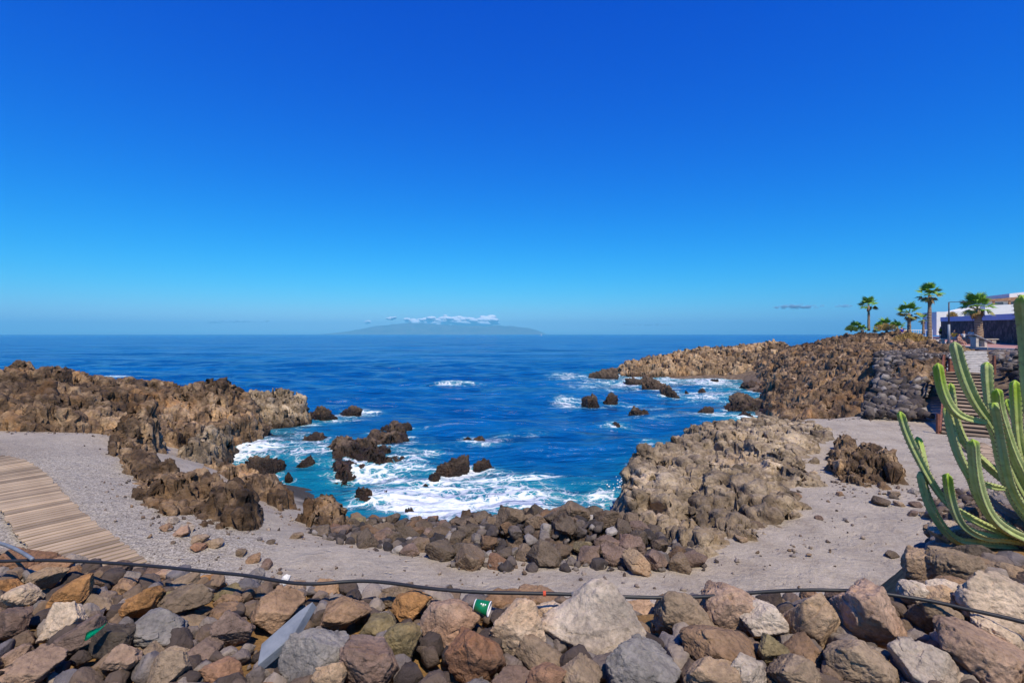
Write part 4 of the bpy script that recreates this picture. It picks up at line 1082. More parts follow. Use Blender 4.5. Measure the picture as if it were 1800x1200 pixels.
h = n.math('ADD', n.math('MULTIPLY', b1, 0.16), n.math('ADD', n.math('MULTIPLY', b2, 1.9), n.math('MULTIPLY', b3, 15.0)))
h = n.math('ADD', h, n.math('MULTIPLY', fm, 0.05))
n.normal(n.bump(h, 0.75, 1.0))
sea = link('sea', me, n.m); tag(sea, kind='structure')

# spray thrown up where the swell hits the pale outcrop
def spray(label, c, n_, s, seed):
    r = np.random.default_rng(seed); V0, F0 = ICO[2][0][:12] * 0, None
    tv = np.array([(1, 1, 1), (-1, -1, 1), (-1, 1, -1), (1, -1, -1)], dtype=float); tf = np.array([(0, 1, 2), (0, 3, 1), (0, 2, 3), (1, 3, 2)])
    Vs, Fs = [], []
    for i in range(n_):
        h_ = r.beta(1.1, 3.2); sp_ = 1 - 0.5 * h_
        p = np.array([c[0] + r.normal(0, s[0] * .5) * sp_, c[1] + r.normal(0, s[1] * .5) * sp_, h_ * s[2]])
        Vs.append(tv * r.uniform(.012, .035) * (1.5 - h_) + p); Fs.append(tf + 4 * i)
    o = link('sea_spray', np_mesh('sea_spray', np.concatenate(Vs), np.concatenate(Fs), False), M['foam']); tag(o, label, 'spray', kind='stuff')
M['foam'] = plain('foam_white', (0.85, 0.88, 0.9), 0.6, 0.3, 0.05)
p = W(1062, 880, 0); spray('white spray bursting against the left face of the pale outcrop', (2.45, 14.4), 2600, (0.35, 2.2, 1.5), 1)
spray('white spray on the far edge of the pale outcrop', (5.0, 20.6), 1200, (1.0, 0.7, 0.9), 2)
#spray('white spray behind the twin-peaked rock', (W(820, 838, 0).x, W(820, 838, 0).y), 900, (1.6, 0.6, 0.45), 3)

# ------------------------------------------------------------------ the far island, clouds, sail
ID = 13000.0
prof = [(588, 586.5), (612, 583.5), (640, 579), (668, 573.5), (700, 570.5), (726, 568), (748, 569), (770, 571), (800, 572), (830, 573), (862, 573.5), (880, 572.5), (905, 574), (930, 577), (945, 581), (958, 586.8)]
nx_, nd = 180, 36
pxs = np.linspace(588, 958, nx_); hp = np.interp(pxs, [p[0] for p in prof], [p[1] for p in prof])
PX, TD = np.meshgrid(pxs, np.linspace(-1, 1, nd), indexing='ij')
xx = (PX - 900) / 900 * ID; yy_ = ID + TD * 1400
hz = (587.3 - hp)[:, None] / 900 * ID * np.clip(1 - np.abs(TD) ** 1.4, 0, 1)
hz = hz * (1 + 0.45 * fbm(xx / 420, yy_ / 420, xx * 0 + 2, 5, 0.55, ridged=True) * (1 - np.exp(-(TD / .25) ** 2))) + 6 * fbm(xx / 120, yy_ / 120, xx * 0 + 2, 3)
hz = np.where(np.abs(TD) > .97, -20, hz)
V = np.stack([xx, yy_, hz], -1).reshape(-1, 3)
n = N('island_rock')
n.color(n.ramp(n.noise(0.004, 7, 0.65), [(0.35, (0.05, 0.05, 0.055)), (0.6, (0.13, 0.11, 0.10))])).rough(1.0)
isl = link('island', np_mesh('island', V, grid_faces(nx_, nd)), n.m); tag(isl, kind='structure')

n = N('cloud_white'); n.color((0.9, 0.9, 0.92)).rough(1.0); n.b.inputs['Specular IOR Level'].default_value = 0.0
n.b.inputs['Subsurface Weight'].default_value = 0.0
M['cloud'] = n.m
def cloud(label, lumps, d, mat=None):
    """one cloud of many small billows; lumps are px, py, half width and half height in photo pixels"""
    Vs, Fs, o = [], [], 0
    V0, F0 = ICO[3]
    for (px, py, rx, ry, cnt) in lumps:
        for _ in range(cnt * 3):
            u = max(-1, min(1, random.gauss(0, .42))); v = random.gauss(0, .4)
            r = random.uniform(.22, .6) * ry
            c = D(px + u * rx, min(py + v * ry, 573.5 - r), d)
            s = r / 900 * d
            q = V0 * (1 + 0.28 * fbm(V0[:, 0] * 2 + o, V0[:, 1] * 2, V0[:, 2] * 2, 3))[:, None]
            Vs.append(q * np.array([s * 2.3, s * 2, s * .9]) + np.array([c.x, c.y + random.uniform(-1, 1) * s * 2, c.z])); Fs.append(F0 + o); o += len(V0)
    ob = link('cloud', np_mesh('cloud', np.concatenate(Vs), np.concatenate(Fs)), mat or M['cloud']); tag(ob, label, 'cloud'); return ob
CD = 19000.0
cloud('white bank of cloud lying on the island summit', [(740, 565, 26, 6, 16), (780, 564, 30, 7, 26), (820, 564, 30, 7, 26), (852, 565, 20, 8, 22), (760, 568, 40, 4, 14), (840, 569, 30, 4, 14)], CD)
cloud('small white cloud puff above the left flank of the island', [(687, 559, 10, 3, 7)], CD)
cloud('small low cloud puff left of the island cloud bank', [(645, 566, 9, 3, 6)], CD)
n = N('cloud_grey')
tr = n.new('ShaderNodeBsdfTransparent'); mx = n.new('ShaderNodeMixShader'); mx.inputs[0].default_value = 0.13
n.color((0.55, 0.6, 0.75)).rough(1.0); n.t.links.new(tr.outputs[0], mx.inputs[1]); n.t.links.new(n.b.outputs[0], mx.inputs[2]); n.t.links.new(mx.outputs[0], n.out.inputs['Surface'])
M['cloud_grey'] = n.m
cloud('thin grey-blue cloud streak above the right horizon', [(1400, 539, 45, 4, 34)], CD, M['cloud_grey'])
cloud('faint small cloud scrap left of the palms', [(1484, 538, 14, 3, 9)], CD, M['cloud_grey'])
cloud('faint long cloud streak above the left horizon', [(420, 565, 50, 2.5, 22), (380, 566, 30, 2.5, 12)], CD, M['cloud_grey'])
cloud('faint low cloud streak right of the island', [(1140, 571, 60, 2.2, 24)], CD, M['cloud_grey'])

p = W(951, 590, 0)
sb = empty('sailing_boat', (p.x, p.y, 0)); sb.scale = (.6, .6, .6); tag(sb, 'tiny white sailing boat on the horizon right of the island', 'boat')
MB().prism([(-4.5, 0, -.2), (4.5, 0, -.2), (5.5, 0, 1.1), (-5, 0, 1.1)], (0, 2.2, 0)).build('hull', plain('boat_white', (.85, .85, .85), .4), sb)
MB().tube([(0, 1.1, 1), (0, 1.1, 15)], .09).build('mast', M['foam'], sb)
MB().prism([(0.2, 1.05, 2), (4.2, 1.05, 2.2), (0.2, 1.05, 14.5)], (0, .06, 0)).build('sail', M['foam'], sb)

# haze over the sea: one closed box of even, thin, pale air
n = N('haze_air')
n.t.nodes.remove(n.b)
pv_ = n.new('ShaderNodeVolumePrincipled')
pv_.inputs['Color'].default_value = (0.21, 0.70, 1.0, 1); pv_.inputs['Density'].default_value = 1.2e-4; pv_.inputs['Anisotropy'].default_value = -0.3
n.t.links.new(pv_.outputs[0], n.out.inputs['Volume'])
hz_o = MB().box((0, 7600, 178), (46000, 16400, 364)).build('haze', n.m); tag(hz_o, 'pale sea haze', 'haze', kind='stuff')

# ------------------------------------------------------------------ boardwalk on the gravel
n = N('weathered_wood')
tc = n.new('ShaderNodeTexCoord').outputs['Object']
oi = n.new('ShaderNodeObjectInfo')
gv = n.noise(1.0, 6, 0.6, vec=tc, stretch=(2.0, 40.0, 20.0))
c = n.ramp(gv, [(0.25, (0.22, 0.155, 0.10)), (0.5, (0.40, 0.30, 0.205)), (0.75, (0.52, 0.41, 0.29))])
c = n.mixc(1.0, c, n.ramp(oi.outputs['Random'], [(0, (0.55, 0.53, 0.51)), (0.35, (0.85, 0.82, 0.78)), (0.7, (1.0, 0.97, 0.92)), (1, (1.25, 1.2, 1.1))]), 'MULTIPLY')
n.color(c).rough(0.85).normal(n.bump(gv, 0.5, 0.01))
M['wood'] = n.m
M['wood_red'] = plain('red_brown_wood', (0.20, 0.075, 0.045), 0.7, 0.3, 0.35, 9)
M['dark_wood'] = plain('dark_wood', (0.05, 0.04, 0.035), 0.9)

# centre line (world): from the far left along to the embankment
L_ = [W(*q) for q in ((-200, 850, 2.45), (-120, 830, 2.45), (-50, 820, 2.45), (0, 827, 2.45), (34, 850, 2.42), (58, 892, 2.4), (92, 938, 2.38), (146, 985, 2.36), (226, 1055, 2.33))]
def resample(P, step):
    out = [P[0].copy()]; acc = 0
    for a, b in zip(P[:-1], P[1:]):
        L = (b - a).length; t = step - acc
        while t < L:
            out.append(a.lerp(b, t / L)); t += step
        acc = (acc + L) % step
    return out
def smooth_path(P, it=3):
    for _ in range(it):
        Q = [P[0]]
        for a, b in zip(P[:-1], P[1:]): Q += [a.lerp(b, .25), a.lerp(b, .75)]
        P = Q + [P[-1]]
    return P
bw = empty('boardwalk', (L_[3].x, L_[3].y, 2.42)); tag(bw, 'curving wooden boardwalk of weathered planks on the left gravel', 'boardwalk')
pl = resample(smooth_path(L_), 0.172)
plank_me = MB().box((0, 0, 0), (1.12, 0.126, 0.035)).bevel(0.006).build('plank', M['wood'])
me_pl = plank_me.data; bpy.data.objects.remove(plank_me)
def zground(x, y): return T1(x, y)
for i in range(1, len(pl) - 1):
    t = (pl[i + 1] - pl[i - 1]); a = math.atan2(t.y, t.x)
    o = bpy.data.objects.new('plank', me_pl); COL.objects.link(o); o.parent = bw
    z = zground(pl[i].x, pl[i].y) + 0.10
    o.location = Vector((pl[i].x, pl[i].y, z + random.uniform(-.004, .004))) - bw.location
    o.rotation_euler = (random.uniform(-.015, .015), random.uniform(-.008, .008), a - math.pi / 2 + random.uniform(-.03, .03))
    o.scale = (random.uniform(.95, 1.05), random.uniform(.9, 1.02), 1)
for s in (-0.4, 0.4):
    P = []
    for i in range(1, len(pl) - 1, 4):
        t = (pl[i + 1] - pl[i - 1]).normalized(); nrm = Vector((-t.y, t.x, 0))
        q = pl[i] + nrm * s; P.append(Vector((q.x, q.y, zground(pl[i].x, pl[i].y) + 0.045)) - bw.location)
    MB().tube(P, 0.032, 4).build('bearer', M['dark_wood'], bw)
# ------------------------------------------------------------------ irrigation hose
M['hose'] = plain('hose_black', (0.018, 0.018, 0.02), 0.5, 0.4, 0.2, 20)
M['pipe_grey'] = plain('pipe_grey', (0.17, 0.18, 0.20), 0.5, 0.4)
hz_px = [(-260, 990), (-60, 988), (0, 986), (60, 984), (120, 985), (200, 989), (290, 996), (360, 1004), (430, 1010), (480, 1019), (520, 1025), (560, 1026), (600, 1022), (640, 1020), (690, 1024), (740, 1032), (800, 1038), (860, 1041), (930, 1042), (1010, 1044), (1080, 1048), (1150, 1050), (1230, 1049), (1290, 1044), (1350, 1039), (1420, 1036), (1470, 1037), (1520, 1038), (1575, 1046), (1640, 1056), (1700, 1070), (1760, 1083), (1820, 1098), (1950, 1125)]
P = []
for (px, py) in hz_px:
    z = 4.81 if px < 1500 else 4.84
    P.append(W(px, py, z))
P = smooth_path(P, 2)
ho = MB().tube(P, 0.0115, 8).build('hose', M['hose'], smooth=True); tag(ho, 'thin black irrigation hose running along the top of the boulder bank', 'hose')
q = W(957, 1042.5, 4.86)
MB().tube([q - Vector((.008, 0, 0)), q + Vector((.008, 0, 0))], 0.0155, 10).build('hose_clip', plain('clip_red', (.6, .08, .03), .4), ho)
P = [W(x, y, z) for x, y, z in ((-120, 925, 4.70), (-40, 945, 4.76), (0, 954, 4.80), (20, 961, 4.83), (40, 971, 4.85), (57, 982, 4.86))]
gp = MB().tube(smooth_path(P, 2), 0.0125, 8).build('pipe', M['pipe_grey'], smooth=True); tag(gp, 'short grey pipe meeting the black hose at the left edge', 'pipe')

# ------------------------------------------------------------------ litter: paper cup, slab, green scrap, pale pebble
M['cup_green'] = plain('cup_green', (0.004, 0.16, 0.055), 0.35, 0.5, 0.2, 25)
M['cup_white'] = plain('cup_white', (0.78, 0.74, 0.70), 0.6)
q = W(848, 1066, 4.80)
cup = empty('paper_cup', q); tag(cup, 'green paper cup with white rim lying on its side among the boulders', 'cup')
cup.rotation_euler = (math.radians(4), math.radians(10), math.radians(-14))
def lathe(prof, seg=28):
    mb = MB(); rings = []
    for (x, r) in prof:
        rings.append([mb.bm.verts.new((x, r * math.cos(2 * math.pi * k / seg), r * math.sin(2 * math.pi * k / seg))) for k in range(seg)])
    for a, b in zip(rings[:-1], rings[1:]):
        for k in range(seg): mb.bm.faces.new((a[k], a[(k + 1) % seg], b[(k + 1) % seg], b[k]))
    return mb
lathe([(-.046, .030), (-.046, .0315), (.040, .0415), (.040, .0405), (-.044, .0305)]).build('cup_body', M['cup_green'], cup, smooth=True)
lathe([(.0395, .0400), (.0395, .0425), (.0425, .0440), (.0455, .0425), (.0455, .0400), (-.035, .0300), (-.035, .001)]).build('rim', M['cup_white'], cup, smooth=True)
lathe([(-.047, .0295), (-.049, .031), (-.046, .0322), (-.043, .0318)]).build('base_rim', M['cup_white'], cup, smooth=True)
for k in range(3):
    a = math.radians(58); x = -.005 + k * .0125; r = .0366 + k * .0015
    mk = MB().box((0, 0, 0), (.0075, .0065, .0008)).build('printed_mark', M['cup_white'], cup)
    mk.location = (x, -r * math.cos(a), r * math.sin(a)); mk.rotation_euler = (math.pi / 2 - a, -.1, 0)

n = N('slab_slate'); n.color(n.ramp(n.noise(9, 6, .6), [(.3, (.13, .145, .17)), (.7, (.24, .255, .28))])).rough(.8).normal(n.bump(n.noise(60, 4), .3, .01)); M['slab'] = n.m
q = W(500, 1112, 4.80)
mb = MB(); mb.prism([(-.125, -.03, 0), (-.10, -.145, 0), (.055, -.03, 0), (.115, .155, 0), (.045, .115, 0)], (0, 0, -.055)).bevel(.004)
sl = mb.build('stone_slab', M['slab'], loc=q); sl.rotation_euler = (math.radians(30), math.radians(-16), math.radians(-6))
tag(sl, 'flat cut slab of smooth blue-grey stone leaning between boulders', 'slab')
q = W(168, 1116, 4.80)
mb = MB(); rows = []
for i in range(9):
    t = i / 8; x = -.075 + .15 * t; w = .030 * math.sin(math.pi * (0.18 + .8 * t)) + .004
    rows.append([mb.bm.verts.new((x, s * w + .05 * t * t, .014 * math.sin(5 * t + s) + .07 * t * t)) for s in (-1, 0, 1)])
for a, b in zip(rows[:-1], rows[1:]):
    for k in range(2): mb.bm.faces.new((a[k], a[k + 1], b[k + 1], b[k]))
bmesh.ops.solidify(mb.bm, geom=mb.bm.faces[:], thickness=.003)
gs = mb.build('plastic_scrap', plain('scrap_green', (.0, .42, .17), .4, .5, .15), loc=q, smooth=True); gs.rotation_euler = (.5, 0, .25); gs.scale = (.62, .8, .7)
tag(gs, 'bright green curled plastic scrap wedged between dark boulders at left', 'scrap')
p = W(503, 1010, 4.78)
o = boulder((p.x, p.y, 4.75), (.032, .03, .038), 'pale cream', BM_JAG[3], (0, 0, .4), 'pebble'); o.color = (1, 1, 1, 1)
me = BM_RND[2].copy(); me.materials.clear(); me.materials.append(M['cup_white']); o.data = me
tag(o, 'small white pebble on the boulders beside the hose, left of centre', 'pebble')

# ------------------------------------------------------------------ candelabra cactus at right
n = N('cactus_skin')
tp_ = n.attr('tip'); rb = n.attr('rib')
g = n.noise(14, 5, .6)
c = n.mixc(n.mapr(g, .35, .65), (.33, .39, .12), (.50, .55, .21))
c = n.mixc(n.mapr(n.noise(3.0, 4), .45, .7), c, (.40, .44, .20))
c = n.mixc(n.mapr(tp_, .55, 1.0, 0, .9, True), c, (.30, .44, .02))
c = n.mixc(n.mapr(rb, .80, .97, 0, .55, True), c, (.42, .36, .20))
c = n.mixc(n.math('MULTIPLY', n.mapr(n.noise(9.0, 8, .7, dist=1.2), .58, .66, smooth=True), .55), c, (.24, .19, .10))
n.color(c).rough(.62).normal(n.bump(n.noise(50, 4), .3, .012)); n.b.inputs['Specular IOR Level'].default_value = .35
M['cactus'] = n.m
M['cactus_old'] = plain('cactus_dry', (.22, .20, .24), .8, .2, .35, 12, .4)
M['spine'] = plain('spine', (.10, .06, .03), .7)
CB = Vector((5.0, 4.55, 3.95))
cx_ = empty('cactus', CB); tag(cx_, 'tall many-armed green candelabra cactus reaching in from the right edge', 'cactus')
def stem(pix, d0, d1, w, young=0.3, mat='cactus', ribs=4, ph=0.4):
    """pix runs tip to base in photo pixels; d0, d1 are the distances of tip and base"""
    m = len(pix)
    P = [D(x, y, d0 + (d1 - d0) * (i / (m - 1)) ** .8) for i, (x, y) in enumerate(pix)]
    P = resample(smooth_path(P, 3), .022)
    nP = len(P); seg = ribs * 8
    L = nP * .022
    S = [0.0]
    for i in range(1, nP): S.append(S[-1] + (P[i] - P[i - 1]).length)
    Vv, tipv, ribv = [], [], []
    t = (P[1] - P[0]).normalized(); ref = Vector((0, -1, .2)); s = t.cross(ref).normalized()
    spn = []
    for i, p in enumerate(P):
        t = (P[min(i + 1, nP - 1)] - P[max(i - 1, 0)]).normalized()
        s = (s - t * s.dot(t)).normalized(); nn = s.cross(t)
        r = w / 2 * d0 / 900 * 0.84 * (1 + .05 * math.sin(S[i] * 9 + w))
        e = S[i] / (w / 2 * d0 / 900 * 1.2)
        if e < 1: r *= math.sqrt(max(0.03, 1 - (1 - e) ** 2))
        if S[-1] - S[i] < .10: r *= 0.62 + .38 * (S[-1] - S[i]) / .10
        for k in range(seg):
            a = 2 * math.pi * k / seg + ph
            q_ = abs((((k / seg * ribs) % 1) - .5) * 2)          # 1 on the rib edge, 0 in the flute
            rr2 = r * (.50 + .58 * q_ ** 1.3)
            if q_ > .9: rr2 *= 1 + .05 * math.sin(S[i] * 150)
            Vv.append(p + (s * math.cos(a) + nn * math.sin(a)) * rr2 - CB)
            tipv.append(max(0, 1 - S[i] / (S[-1] * young + 1e-6)) ** .7 if young > 0 else 0); ribv.append(q_)
            if q_ > .99 and i % 2 == 0 and i > 1: spn.append((p + (s * math.cos(a) + nn * math.sin(a)) * rr2 * 1.02 - CB, (s * math.cos(a) + nn * math.sin(a))))
    F = []
    for i in range(nP - 1):
        for k in range(seg): F.append((i * seg + k, i * seg + (k + 1) % seg, (i + 1) * seg + (k + 1) % seg, (i + 1) * seg + k))
    me = np_mesh('stem', np.array([v[:] for v in Vv]), np.array(F))
    bm = bmesh.new(); bm.from_mesh(me); bm.verts.ensure_lookup_table()
    la = bm.verts.layers.float.new('tip'); lb_ = bm.verts.layers.float.new('rib')
    for v, a, b in zip(bm.verts, tipv, ribv): v[la] = a; v[lb_] = b
    bm.faces.new([bm.verts[k] for k in range(seg)][::-1])
    bmesh.ops.recalc_face_normals(bm, faces=bm.faces[:])
    for f in bm.faces: f.smooth = True
    bm.to_mesh(me); bm.free()
    o = link('stem', me, M[mat], cx_)
    mb = MB()
    for (q_, dr) in spn:
        mb.tube([q_ - dr * .003, q_ + dr * .013 + Vector((0, 0, .003))], [.0034, .0008], 3, cap=False)
    if spn:
        sp_ = mb.build('spines', M['spine'], o); sp_['kind'] = 'stuff'
    return o
STEMS = [  # tip .. base, d tip, d base, width px, young share
 ([(1582, 723), (1593, 760), (1617, 810), (1643, 857), (1667, 887), (1690, 902), (1727, 921), (1756, 934), (1800, 950), (1850, 972)], 4.25, 4.45, 17, .10),
 ([(1612, 767), (1618, 787), (1623, 812), (1632, 840)], 4.5, 4.4, 13, .9),
 ([(1617, 828), (1627, 870), (1643, 907), (1663, 935), (1683, 951), (1707, 953), (1730, 957), (1790, 962), (1850, 975)], 4.35, 4.5, 18, .0),
 ([(1665, 832), (1668, 863), (1677, 897), (1690, 922), (1713, 938), (1740, 945), (1765, 945), (1810, 956), (1860, 975)], 4.1, 4.5, 18, .35),
 ([(1710, 772), (1712, 807), (1717, 847), (1727, 880), (1743, 910), (1767, 930), (1800, 945), (1860, 970)], 4.0, 4.4, 22, .08),
 ([(1663, 713), (1670, 747), (1680, 787), (1693, 817), (1707, 840), (1717, 870), (1740, 905), (1790, 940), (1860, 968)], 4.4, 4.5, 18, .05),
 ([(1678, 601), (1687, 640), (1700, 677), (1717, 710), (1740, 740), (1754, 766), (1760, 805), (1770, 850), (1795, 900), (1855, 965)], 4.25, 4.6, 23, .0),
 ([(1648, 638), (1652, 670), (1660, 697), (1673, 719), (1690, 732), (1712, 738), (1734, 742)], 4.2, 4.35, 18, 1.0),
 ([(1670, 673), (1673, 697), (1677, 730), (1687, 763), (1703, 787), (1727, 810), (1753, 833), (1800, 870), (1860, 960)], 4.7, 4.75, 17, .12),
 ([(1735, 636), (1735, 663), (1738, 693), (1741, 727), (1750, 758), (1768, 800), (1795, 860), (1860, 960)], 4.6, 4.7, 20, .04),
 ([(1752, 683), (1754, 713), (1767, 753), (1780, 793), (1793, 820), (1812, 860), (1862, 958)], 4.15, 4.5, 19, .22),
 ([(1746, 708), (1753, 740), (1760, 780), (1767, 820), (1774, 847), (1787, 876), (1807, 902), (1860, 960)], 4.0, 4.4, 21, .04),
 ([(1784, 668), (1786, 713), (1788, 747), (1792, 783), (1805, 830), (1862, 955)], 4.7, 4.8, 19, .5),
 ([(1796, 519), (1799, 560), (1804, 620), (1810, 700), (1822, 800), (1866, 955)], 4.0, 4.4, 26, .06),
 ([(1770, 700), (1778, 720), (1795, 770), (1815, 840), (1864, 955)], 5.0, 4.9, 15, .3),
 ([(1705, 838), (1722, 848), (1745, 855), (1766, 858)], 4.3, 4.42, 15, .5),
 ([(1835, 600), (1838, 700), (1845, 820), (1868, 950)], 4.4, 4.6, 24, .1), ([(1880, 560), (1878, 700), (1872, 850), (1868, 955)], 4.6, 4.6, 24, .1), ([(1930, 640), (1920, 760), (1895, 880), (1870, 955)], 4.5, 4.6, 22, .2)]
for i, (pix, d0, d1, w, y_) in enumerate(STEMS):
    stem(pix, d0, d1, w, y_, ph=.4 + .5 * (i % 3))
stem([(1728, 868), (1745, 882), (1765, 897), (1790, 908), (1830, 930), (1868, 962)], 4.9, 4.8, 17, 0, 'cactus_old')
MB().tube([CB + Vector(v) - CB for v in ((0, 0, .1), (-.02, 0, .45), (-.08, .02, .85))], [.16, .13, .08], 12).build('trunk', M['cactus_old'], cx_, smooth=True)

# dry white twigs on the orange soil below the cactus
mb = MB()
for k in range(26):
    p = W(random.uniform(1728, 1800), random.uniform(985, 1022), 4.47)
    q = p + Vector((random.uniform(-.07, .07), random.uniform(-.05, .05), random.uniform(.0, .06)))
    mb.tube([p, p.lerp(q, .5) + Vector((0, 0, .01)), q], .0022, 4)
tw = mb.build('dry_twigs', plain('twig_white', (.62, .55, .45), .8)); tag(tw, 'dry whitish twigs on the orange soil under the cactus', 'twigs', kind='stuff')

# ------------------------------------------------------------------ wooden stairs to the promenade
S0, S1 = W(1702, 768, 2.0), D(1702, 654, 27.0)
dirv = (S1 - S0); hd = Vector((dirv.x, dirv.y, 0)); run = hd.length; hd.normalize(); sd_ = Vector((hd.y, -hd.x, 0))
st = empty('stairs', S0, 0); tag(st, 'weathered wooden stairs climbing from the sand to the promenade', 'stairs')
NT = 18; wid = 1.75
rot = math.atan2(sd_.y, sd_.x)
for i in range(NT):
    f = (i + .5) / NT
    c = hd * (run * f) + Vector((0, 0, dirv.z * (i + 1) / NT))
    o = MB().box((0, 0, -.03), (wid, run / NT * 1.02, .05)).build('tread', M['wood'], st, loc=c); o.rotation_euler = (0, 0, rot)
    o = MB().box((0, 0, -.03 - dirv.z / NT / 2 + .0), (wid - .1, .03, dirv.z / NT - .05)).build('riser', M['dark_wood'], st, loc=c - hd * (run / NT * .40)); o.rotation_euler = (0, 0, rot)
for s in (-1, 1):
    a = sd_ * s * (wid / 2 + .05)
    MB().bar(a + Vector((0, 0, .0)), a + dirv + Vector((0, 0, .0)), .07, .30).build('stringer', M['wood_red'], st)
for f in (0.0, .72, 1.0):
    c = -sd_ * (wid / 2 + .12) + dirv * f
    MB().box(c + Vector((0, 0, .42)), (.10, .10, .95)).build('rail_post', M['wood_red'], st)
for h_ in (.45, .8):
    a = -sd_ * (wid / 2 + .12) + dirv * .72 + Vector((0, 0, h_)); b = -sd_ * (wid / 2 + .12) + dirv + Vector((0, 0, h_))
    MB().bar(a, b, .05, .14).build('rail', M['wood_red'], st)
MB().box(sd_ * (wid / 2 + .12) + dirv + Vector((0, 0, .42)), (.1, .1, .95)).build('rail_post', M['wood_red'], st)
MB().box(dirv + hd * .1 + Vector((0, 0, .35)) - sd_ * .55, (.6, .12, .7)).build('gate_panel', M['wood_red'], st)
ss = empty('stone_steps', S1 + hd * .2); tag(ss, 'pale stone steps between the wooden stairs and the promenade', 'steps')
M['stone_pale'] = plain('stone_pale', (.50, .45, .38), .85, .3, .25, 5, .3)
NS = 12
for i in range(NS):
    o = MB().box((0, 0, 0), (1.7 + .1 * (i % 2), .70, .13)).bevel(.02).build('step', M['stone_pale'], ss, loc=hd * (i * .72 + .3) + Vector((0, 0, -.02 + i * .078))); o.rotation_euler = (0, 0, rot + .05 * math.sin(i * 2))
    MB().box((0, 0, -.09), (1.66, .68, .06)).build('step_base', M['dark_wood'], ss, loc=hd * (i * .72 + .3) + Vector((0, 0, -.02 + i * .078))).rotation_euler = (0, 0, rot)
# short boardwalk at the foot of the stairs
b0 = W(1700, 778, 2.0); b1 = W(1835, 850, 2.05)
dw = empty('boardwalk', b0); tag(dw, 'short plank boardwalk leading from the stair foot behind the cactus', 'boardwalk')
dv = b1 - b0; a = math.atan2(dv.y, dv.x); L = dv.length
for i in range(int(L / .15)):
    q = b0 + dv * ((i + .5) * .15 / L)
    o = bpy.data.objects.new('plank', me_pl); COL.objects.link(o); o.parent = dw
    o.location = Vector((q.x, q.y, T1(q.x, q.y) + .09)) - dw.location; o.rotation_euler = (0, 0, a - math.pi / 2 + random.uniform(-.02, .02)); o.scale = (.95, 1, 1)

# ------------------------------------------------------------------ promenade
n = N('promenade_paving')
c = n.ramp(n.noise(1.2, 5, .6), [(.3, (.40, .20, .17)), (.7, (.52, .29, .25))])
bk = n.new('ShaderNodeTexBrick'); n.put(bk.inputs['Vector'], n.P()); bk.inputs['Scale'].default_value = 2.5
bk.inputs['Color1'].default_value = (1, 1, 1, 1); bk.inputs['Color2'].default_value = (.9, .9, .9, 1); bk.inputs['Mortar'].default_value = (.7, .7, .7, 1)
n.color(n.mixc(1.0, c, bk.outputs['Color'], 'MULTIPLY')).rough(.85); M['paving'] = n.m
pz = lambda y: 5.42 + (y - 40) * .0095
edge = [(70, 92), (57.5, 70), (47, 56), (38.6, 45.2), (36.4, 41), (35.2, 37.6), (34.9, 34.8), (37, 30)]
back = [(46, 26), (44.0, 41.0), (50, 50), (58, 63), (67.5, 78), (80, 95)]
pv2 = [(x, y, pz(y)) for x, y in edge + back]
mb = MB(); mb.prism(pv2, (0, 0, -.25)); pr = mb.build('promenade', M['paving']); tag(pr, kind='structure')
kb = empty('kerb', (edge[3][0], edge[3][1], pz(edge[3][1]))); tag(kb, 'pale stone coping along the seaward edge of the promenade', 'kerb')
for (x0, y0), (x1, y1) in zip(edge[1:-1], edge[2:]):
    L = math.hypot(x1 - x0, y1 - y0); k = max(1, int(L / 1.5))
    for i in range(k):
        f0, f1 = i / k + .004, (i + 1) / k - .004
        a = Vector((x0 + (x1 - x0) * f0, y0 + (y1 - y0) * f0, pz(y0 + (y1 - y0) * f0) + .0)) - kb.location; b = Vector((x0 + (x1 - x0) * f1, y0 + (y1 - y0) * f1, pz(y0 + (y1 - y0) * f1))) - kb.location
        MB().bar(a - Vector((0, 0, .085)), b - Vector((0, 0, .085)), .45, .2).build('kerbstone', M['stone_pale'], kb)

# ------------------------------------------------------------------ garden wall and white house
n = N('lava_stone_wall')
vv = n.voronoi(2.4, out='Color'); ve = n.voronoi(2.4, 'DISTANCE_TO_EDGE')
c = n.ramp(vv, [(.1, (.032, .024, .030)), (.5, (.075, .055, .06)), (.95, (.16, .125, .125))])
c = n.mixc(n.mapr(ve, 0, .05, 1, 0), c, (.02, .017, .02))
n.color(c).rough(.9).normal(n.bump(n.math('MINIMUM', ve, .12), 1.0, .3)); M['stonewall'] = n.m
M['white_wall'] = plain('white_render', (.82, .80, .76), .8, .3, .04, 1.5)
M['band'] = plain('shaded_white_render', (.40, .46, .74), .8, .3, .06, 1.5)  # white render on the wall top, its bluish shade put into the colour
M['roof_brown'] = plain('brown_timber', (.30, .16, .085), .8, .3, .25, 3)
M['glass'] = plain('window_glass', (.10, .13, .17), .12, .6, .1)
M['frame'] = plain('grey_frame', (.45, .45, .48), .6)
A = Vector((67.0, 80.0, 5.8)); B = Vector((43.2, 42.6, 5.4)); B2 = Vector((41.0, 31.0, 5.35))
wd = Vector((B.x - A.x, B.y - A.y, 0)); WL = wd.length; wd.normalize(); wn_ = Vector((wd.y, -wd.x, 0))
if wn_.dot(Vector((-1, 0, 0))) < 0: wn_ = -wn_
gw = empty('garden_wall', A); tag(gw, 'dark lava-stone garden wall with shade-tinted white top band along the promenade', 'wall')
